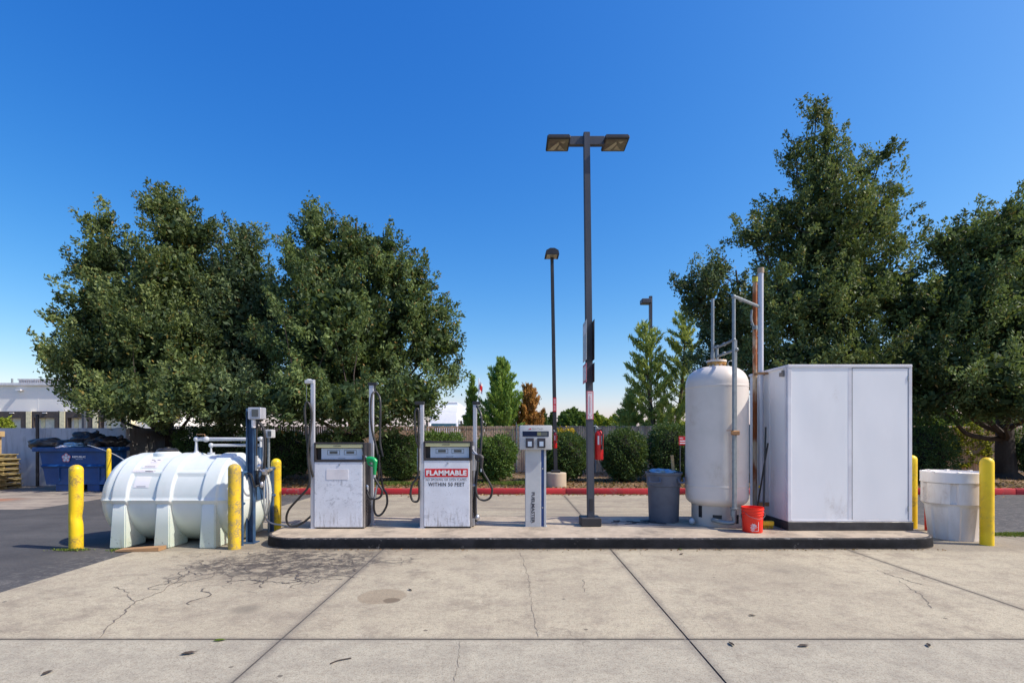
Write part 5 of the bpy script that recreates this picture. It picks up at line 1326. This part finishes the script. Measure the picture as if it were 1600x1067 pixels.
# right group
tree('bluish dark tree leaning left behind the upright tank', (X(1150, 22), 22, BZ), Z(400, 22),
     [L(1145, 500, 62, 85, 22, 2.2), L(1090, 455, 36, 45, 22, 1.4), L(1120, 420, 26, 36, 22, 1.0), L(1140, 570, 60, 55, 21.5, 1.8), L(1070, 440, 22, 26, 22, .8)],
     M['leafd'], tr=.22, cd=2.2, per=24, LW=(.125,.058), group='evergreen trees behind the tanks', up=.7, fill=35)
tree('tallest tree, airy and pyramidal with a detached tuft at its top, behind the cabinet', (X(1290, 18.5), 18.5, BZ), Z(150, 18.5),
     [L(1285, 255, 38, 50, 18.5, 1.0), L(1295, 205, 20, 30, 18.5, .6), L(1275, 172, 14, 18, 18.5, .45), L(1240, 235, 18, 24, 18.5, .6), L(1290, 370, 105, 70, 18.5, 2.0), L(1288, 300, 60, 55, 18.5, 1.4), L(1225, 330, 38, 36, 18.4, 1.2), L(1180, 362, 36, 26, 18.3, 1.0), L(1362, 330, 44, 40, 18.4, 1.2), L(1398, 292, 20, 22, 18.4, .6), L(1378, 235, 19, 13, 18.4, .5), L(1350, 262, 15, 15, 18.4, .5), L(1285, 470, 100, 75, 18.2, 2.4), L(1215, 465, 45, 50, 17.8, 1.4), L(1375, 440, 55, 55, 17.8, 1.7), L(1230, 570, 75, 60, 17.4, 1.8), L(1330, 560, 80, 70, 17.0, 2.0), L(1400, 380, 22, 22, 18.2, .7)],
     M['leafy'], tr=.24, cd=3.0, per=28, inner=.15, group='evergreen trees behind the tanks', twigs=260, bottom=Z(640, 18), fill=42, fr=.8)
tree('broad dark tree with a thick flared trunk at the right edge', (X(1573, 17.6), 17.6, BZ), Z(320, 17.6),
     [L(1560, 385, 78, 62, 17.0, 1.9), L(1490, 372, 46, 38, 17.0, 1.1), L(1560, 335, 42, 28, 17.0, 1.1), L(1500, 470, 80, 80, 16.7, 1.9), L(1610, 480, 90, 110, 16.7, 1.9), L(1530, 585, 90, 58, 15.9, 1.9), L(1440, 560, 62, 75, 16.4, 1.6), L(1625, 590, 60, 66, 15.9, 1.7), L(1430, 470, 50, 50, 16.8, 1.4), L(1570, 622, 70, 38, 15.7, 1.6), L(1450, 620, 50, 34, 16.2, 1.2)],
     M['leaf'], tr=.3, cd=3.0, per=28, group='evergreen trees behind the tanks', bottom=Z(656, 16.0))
# pines and backdrop behind the fence
conifer('tall bright green pine behind the fence between the dispensers and the card terminal', (X(783, 30), 30, 0), Z(564, 30), 1.9, M['pine'], n=150, per=90, L=.26, W=.055, rise=.85, taper=.8)
conifer('smaller pine left of the tall bright green pine', (X(738, 31), 31, 0), Z(589, 31), 1.0, M['pine'], n=60, per=110, L=.24, W=.05, rise=.9)
conifer('dead brown conifer behind the fence', (X(826, 31), 31, 0), Z(608, 31), 1.05, M['deadpine'], n=80, per=150, L=.2, W=.05, rise=1.3, name='dead_conifer', taper=.6)
conifer('two-leadered open pine behind the fence beside the upright tank', (X(1040, 25), 25, 0), Z(484, 25), 2.7, M['pine2'], n=62, per=110, L=.28, W=.05, rise=.6, leaders=2, taper=.6)
conifer('low spreading pine left of the two-leadered pine', (X(985, 26), 26, 0), Z(612, 26), 1.6, M['pine2'], n=45, per=120, L=.24, W=.045, rise=.6)
conifer('tiny dark conifer on the skyline beside the dead brown one', (X(850, 70), 70, 0), Z(645, 70), 1.4, M['shrubd'], n=40, per=120, L=.5, W=.2)
conifer('second tiny dark conifer on the skyline, close to the slim lamp post', (X(862, 72), 72, 0), Z(646, 72), 1.4, M['shrubd'], n=40, per=120, L=.5, W=.2)
def bg_tree(lab, px0, px1, pyt, Y, m, n=9000, LW=(.4,.2), p=2.2):
    shrub(lab, px0, px1, pyt, Y, (X(px1, Y)-X(px0, Y))*.4, m, base=0, n=n, LW=LW, group=None, name='background_tree', p=p)
bg_tree('rounded green tree on the skyline between the two lamp posts', 868, 918, 640, 50, M['shrub'])
bg_tree('pale yellow-green tree just right of the tall lamp post', 915, 946, 649, 48, M['lime'], 5000)
bg_tree('wide low yellow-green tree left of the pines', 940, 978, 652, 46, M['lime'], 6000)
bg_tree('dark low tree far behind the dead brown conifer', 795, 880, 655, 75, M['shrub'], 6000, (.6,.3))
bg_tree('leafy green growth over the fence beside the cabinet', 1418, 1498, 640, 22.5, M['shrub'], 12000, (.14,.07))
bg_tree('leafy green growth over the fence left of the thick trunk', 1500, 1560, 640, 22.5, M['shrub'], 9000, (.14,.07))
bg_tree('sunlit green growth beyond the thick trunk at the right edge', 1560, 1680, 640, 22.5, M['shrub'], 9000, (.14,.07))
bg_tree('light green growth over the fence behind the upright tank', 1040, 1180, 655, 24, M['lime'], 12000, (.16,.08))
bg_tree('small bright bush at the left edge above the wall', -40, 20, 652, 40, M['lime'], 4000, (.25,.12))
# distant tree line hiding the horizon
n = 60000; xx = RNG.uniform(-330, 330, n); zz = np.abs(RNG.normal(0, 1, n))*1.6; hh = 3.0+1.2*np.sin(xx*.07)+1.0*np.sin(xx*.23+1)+.6*np.sin(xx*.9); zz = RNG.uniform(0, 1, n)**.7*hh
pos = np.stack([xx, 240+RNG.uniform(0, 8, n), zz], 1); o = leaves('distant_tree_line', pos, unit(n), 1.3, .8, leafmat('distant_leaf', (.07,.10,.09), (.12,.16,.13)), None, RNG.uniform(0, 1, n)); tag(o, 'hazy line of distant trees along the horizon', 'trees', kind='stuff')

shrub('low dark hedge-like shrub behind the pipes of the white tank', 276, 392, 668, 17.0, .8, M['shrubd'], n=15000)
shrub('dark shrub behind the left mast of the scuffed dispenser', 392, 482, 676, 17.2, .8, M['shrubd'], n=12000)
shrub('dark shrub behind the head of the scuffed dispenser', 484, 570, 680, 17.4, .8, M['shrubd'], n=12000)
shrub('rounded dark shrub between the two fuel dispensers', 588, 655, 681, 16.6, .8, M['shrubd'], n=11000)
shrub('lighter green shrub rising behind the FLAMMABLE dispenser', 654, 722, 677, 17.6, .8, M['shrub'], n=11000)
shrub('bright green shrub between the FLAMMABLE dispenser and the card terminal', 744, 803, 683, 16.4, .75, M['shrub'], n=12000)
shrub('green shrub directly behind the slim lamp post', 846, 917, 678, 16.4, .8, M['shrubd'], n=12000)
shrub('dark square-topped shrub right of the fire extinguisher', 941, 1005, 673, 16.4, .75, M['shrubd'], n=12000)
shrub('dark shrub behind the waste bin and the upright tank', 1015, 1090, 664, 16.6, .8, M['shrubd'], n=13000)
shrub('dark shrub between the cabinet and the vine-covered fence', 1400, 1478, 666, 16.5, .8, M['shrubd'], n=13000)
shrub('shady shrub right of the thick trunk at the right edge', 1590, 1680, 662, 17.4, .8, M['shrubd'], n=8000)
# yellow flowers on shrub behind slim lamp
n = 500; pos = np.stack([RNG.uniform(X(868, 16.8), X(898, 16.8), n), 16.8+RNG.uniform(-.2, .2, n), Z(680, 16.8)+RNG.normal(0, .09, n)+.06], 1)
o = leaves('flowering_bush', pos, unit(n), .09, .06, leafmat('yellow_petal', (.35,.25,.02), (.75,.55,.04)), None); tag(o, 'yellow flowering sprigs above the shrub behind the slim lamp post', 'flowers')

# vine on the right fence
t = empty('climbing_vine', (X(1490, FY), FY-.1, .13), 'yellow-green climbing vine sprawling over the right part of the fence', 'vine')
PP = []; mb = MB()
for k in range(26):
    sx = random.uniform(1425, 1552); x = X(sx, FY); z = 1.95 if k % 3 else random.uniform(.5, 1.6); p = Vector((x, FY-.1, z)); path = [p.copy()]
    a = random.uniform(-2.6, -.5) if k % 3 else random.uniform(-.3, 3.4)
    for s_ in range(14):
        a += random.uniform(-.5, .5); p = p+Vector((math.cos(a)*.11, random.uniform(-.02, .02), math.sin(a)*.09)); p.z = min(max(p.z, .4), 2.02); path.append(p.copy())
        m_n = random.choice([4, 8, 16])
        for _ in range(m_n): PP.append((p.x+random.gauss(0, .06), p.y-.06+random.gauss(0, .03), p.z+random.gauss(0, .05)))
    mb.tube(path, .006, 4, k=2, caps=False)
mb.build('stem', M['bark'], t)
PP = np.array(PP); leaves('foliage', PP, unit(len(PP)), .085, .07, M['vine'], t)
# ground litter, grass tufts
n = 9000; x = RNG.uniform(-9.5, 20, n); y = 14.1+RNG.exponential(2.0, n); y = np.minimum(y, 20); d_ = unit(n)*np.array([1, 1, .25])
def flat_leaves(name, pos, L_, W_, m, lab, cat, kind=None):
    o = leaves(name, pos, RNG.normal(size=(len(pos), 3))*np.array([1, 1, .2]), L_, W_, m); return tag(o, lab, cat, kind=kind)
flat_leaves('leaf_litter', np.stack([x, y, np.full(n, .15)+RNG.uniform(0, .02, n)], 1), .09, .045, M['litter'], 'dry brown leaf litter over the planting bed', 'leaf litter', 'stuff')
n = 900; x = RNG.uniform(-9, 13, n); y = 13.84-RNG.exponential(.12, n); flat_leaves('leaf_litter', np.stack([x, y, np.full(n, .008)+RNG.uniform(0, .01, n)], 1), .07, .035, M['litter'], 'dry leaves gathered in the gutter along the red kerb', 'leaf litter', 'stuff')
n = 260; x = RNG.uniform(-3.4, 6.2, n); y = 7.17-RNG.exponential(.035, n); flat_leaves('leaf_litter', np.stack([x, y, np.full(n, .005)+RNG.uniform(0, .006, n)], 1), .028, .014, M['litter'], 'fine dry crumbs along the foot of the black kerb', 'leaf litter', 'stuff')
def grass_patch(cx, cy, rx, ry, n, h, lab, z=0.0):
    x = cx+RNG.normal(0, rx*.5, n); y = cy+RNG.normal(0, ry*.5, n); hh = h*RNG.uniform(.5, 1.2, n)
    o = leaves('grass', np.stack([x, y, z+hh*.4], 1), RNG.normal(0, .4, (n, 3))+np.array([0, 0, 1.0]), h, .012+h*.08, M['grass']); tag(o, lab, 'grass', kind='stuff')
grass_patch(X(1595, 8.2), 8.2, .5, .12, 1500, .05, 'short green weeds at the edge of the right asphalt')
grass_patch(-6.16, 7.14, .24, .06, 300, .03, 'small weeds round the foot of the left bollard')
grass_patch(X(180, 7.1), 7.12, .12, .06, 140, .03, 'small weeds at the edge of the concrete by the tank')
for k, (px, Y_) in enumerate(((620, 15.2), (800, 15.3), (830, 15.4), (700, 15.8))): grass_patch(X(px, Y_), Y_, .7, .25, 1200, .12, f'low grass growing in the bed, patch {["left of the dispensers sign","below the bright shrub","behind the card terminal column","behind the FLAMMABLE dispenser"][k]}', .13)

# leaves and twigs on the paving
deb = [(343, 1001, .05, 'vine', 'curled yellow leaf on the front concrete joint'), (294, 1022, .055, 'frame', 'dark fallen leaf on the concrete at the lower left'), (74, 1052, .04, 'frame', 'small dark leaf at the bottom left corner'),
       (1143, 1007, .045, 'frame', 'dark leaf just right of the long diagonal joint'), (1256, 1010, .05, 'frame', 'flat dark leaf right of the diagonal joint, farther from it'), (1451, 1009, .04, 'frame', 'dark crumb of leaf at the lower right'),
       (1065, 866, .05, 'frame', 'dark twig piece in front of the island kerb'), (1063, 858.5, .05, 'vine', 'small yellow leaf touching the black kerb'), (443, 919, .0, '', ''), (1175, 962, .035, 'frame', 'dark leaf in the middle of the right-hand slab'), (641, 922, .04, 'frame', 'black fragment beside the round damp patch')]
for px, py, s_, mm, lab in deb:
    if not s_: continue
    Y_ = 1280/(py-680); x = X(px, Y_); a = random.uniform(0, 3.1); m_ = MB()
    pts = [(-1, 0), (-.4, .35), (.3, .38), (1, .05), (.35, -.3), (-.4, -.28)]
    vs_ = [m_.bm.verts.new((x+s_*(u*math.cos(a)-v*math.sin(a)), Y_+s_*(u*math.sin(a)+v*math.cos(a)), .006+.012*abs(v)*s_/.04+random.uniform(0, .006))) for u, v in pts]
    cv = m_.bm.verts.new((x, Y_, .005))
    for i in range(6): m_.bm.faces.new((cv, vs_[i], vs_[(i+1) % 6]))
    tag(m_.build('fallen_leaf', M['bark'] if mm == 'frame' else M[mm]), lab, 'leaf', 'fallen leaves on the paving')
m_ = MB(); p0 = [(516, 1038), (528, 1033), (549, 1029)]; m_.tube([(X(a, 1280/(b_-680)), 1280/(b_-680), .008) for a, b_ in p0], .004, 6); tag(m_.build('twig', M['bark']), 'thin curved twig on the front concrete', 'twig')

# ================================================================== trucks & flags beyond the fence
def truck(px, Y, s, lab):
    t = empty('semi_truck', (X(px, Y), Y, 0), lab, 'truck', 'white trucks parked beyond the fence'); x = X(px, Y)
    m = MB(); m.prism([(Y-1.2, .9), (Y-1.2, 2.0), (Y-.5, 2.1), (Y-.2, 2.6), (Y+.2, 3.5*s), (Y+.8, 4.1*s), (Y+2.4, 4.3*s), (Y+2.4, .9)], 'x', x-1.15, x+1.15)
    bmesh.ops.bevel(m.bm, geom=list(m.bm.edges), offset=.12, segments=3, affect='EDGES')
    for f in m.bm.faces: f.smooth = True
    m.build('cab', M['truckwhite'], t)
    m = MB(); m.prism([(Y-.51, 2.12), (Y-.22, 2.55), (Y-.25, 2.56), (Y-.54, 2.13)], 'x', x-1.0, x+1.0); m.box(x+1.15, x+1.17, Y+.2, Y+1.0, 2.1, 2.9); m.build('windscreen', M['truckglass'], t)
    for sx in (-1, 1):
        m = MB(); m.box(x+sx*1.4-.08, x+sx*1.4+.08, Y-.1, Y+.02, 2.1, 2.8, 0, .03); m.tube([(x+sx*1.15, Y, 2.7), (x+sx*1.4, Y-.05, 2.7)], .02, 6); m.build('mirror', M['frame'], t)
        m = MB(); m.lathe([(0, -.15), (.3, -.15), (.5, -.12), (.5, .12), (0, .15)], (x+sx*.95, Y-.3, .5), 24, axis='x'); m.build('wheel', M['black'], t)
    m = MB(); m.box(x-.6, x+.6, Y-1.23, Y-1.18, 1.1, 1.8, 0, .02); m.build('grille', M['galv'], t)
    return t
truck(694, 42, 1, 'white semi-truck cab with high roof fairing, left of the pair beyond the fence')
truck(736, 43, .9, 'white semi-truck cab half hidden by the right mast of the FLAMMABLE dispenser')
t = empty('box_trailer', (X(708, 50), 50, 0), 'white box trailer standing behind the truck cabs', 'trailer')
m_ = MB(); m_.box(X(698, 50), X(715, 50), 50, 62, 1.1, Z(628, 50), 0, .04); m_.build('box', M['truckwhite'], t)
m_ = MB(); m_.box(X(715.2, 52), X(727, 52), 52, 62, 1.1, Z(641, 52), 0, .03); m_.build('side_box', M['bwall'], t)
for dx in (.4, 1.0):
    m_ = MB(); m_.lathe([(0, -.1), (.5, -.1), (.5, .1), (0, .1)], (X(698, 50)+dx-.2, 52, .5), 20, axis='x'); m_.build('wheel', M['black'], t)
def flag(px, pyt, pyb, Y, side, lab):
    t = empty('flagpole', (X(px, Y), Y, 0), lab, 'flag'); x = X(px, Y)
    m = MB(); m.cyl((x, Y, 0), (x, Y, Z(pyt-4, Y)), .05, n=8); m.build('pole', M['white2'], t)
    m = MB(); W_ = 5*Y/F; zt, zb_ = Z(pyt, Y), Z(pyb, Y); n_ = 8
    for i in range(n_):
        for j, mi in ((0, 0), (1, 1), (2, 1), (3, 0)):
            def pt(i_, j_): u = i_/n_; return (x+.06+u*W_, Y+.15*math.sin(u*7+j_), zt-(zt-zb_)*j_/4-u*.35)
            m.face([pt(i, j), pt(i+1, j), pt(i+1, j+1), pt(i, j+1)], mi)
    m.build('cloth', [M['signwhite'], M['signred']], t)
flag(748, 595, 612, 55, 1, 'red and white flag on a tall pole behind the pines')
flag(807, 646, 664, 50, 1, 'low red and white flag in front of the dead brown conifer')

# ================================================================== camera, light, sky
cam = bpy.data.cameras.new('camera'); co = bpy.data.objects.new('camera', cam); COL.objects.link(co)
co.location = (0, 0, EYE); co.rotation_euler = (R(90), 0, 0); cam.sensor_width = 36; cam.lens = 18; cam.shift_y = 146.5/1600; cam.clip_end = 3000; cam.clip_start = .05
sc.camera = co
EL, AZ = 48, 12
sun = bpy.data.lights.new('sun', 'SUN'); sun.energy = 5.0; sun.angle = R(.5); sun.color = (1, .95, .84)
so = bpy.data.objects.new('sun', sun); COL.objects.link(so)
dirn = Vector((math.cos(R(EL))*math.cos(R(AZ)), -math.cos(R(EL))*math.sin(R(AZ)), math.sin(R(EL))))
so.rotation_euler = dirn.to_track_quat('Z', 'Y').to_euler(); so.location = dirn*50
wd = bpy.data.worlds.new('World'); sc.world = wd; wd.use_nodes = True
nt = wd.node_tree; bg = nt.nodes['Background']
sk = nt.nodes.new('ShaderNodeTexSky'); sk.sky_type = 'NISHITA'; sk.sun_disc = False; sk.sun_elevation = R(EL); sk.sun_rotation = R(90+AZ); sk.altitude = 0; sk.air_density = 1.0; sk.dust_density = 1.1; sk.ozone_density = 3.0
hs = nt.nodes.new('ShaderNodeHueSaturation'); hs.inputs['Saturation'].default_value = 1.3; hs.inputs['Value'].default_value = 1.0
S_ = .13
sep = nt.nodes.new('ShaderNodeSeparateColor'); cmb = nt.nodes.new('ShaderNodeCombineColor'); nt.links.new(sk.outputs[0], hs.inputs['Color']); nt.links.new(hs.outputs[0], sep.inputs[0])
for i_, (gain, gam) in enumerate(((2.35, 1.4), (1.46, 1.08), (1.24, .66))):
    a = nt.nodes.new('ShaderNodeMath'); a.operation = 'MULTIPLY'; a.inputs[1].default_value = S_; nt.links.new(sep.outputs[i_], a.inputs[0])
    p_ = nt.nodes.new('ShaderNodeMath'); p_.operation = 'POWER'; p_.inputs[1].default_value = gam; nt.links.new(a.outputs[0], p_.inputs[0])
    q_ = nt.nodes.new('ShaderNodeMath'); q_.operation = 'MULTIPLY'; q_.inputs[1].default_value = gain/S_; nt.links.new(p_.outputs[0], q_.inputs[0]); nt.links.new(q_.outputs[0], cmb.inputs[i_])
nt.links.new(cmb.outputs[0], bg.inputs['Color']); bg.inputs['Strength'].default_value = S_
sc.view_settings.view_transform = 'Standard'; sc.view_settings.look = 'None'; sc.view_settings.exposure = 0; sc.view_settings.gamma = 1
sc.render.engine = 'CYCLES'; sc.cycles.max_bounces = 6; sc.cycles.transparent_max_bounces = 4
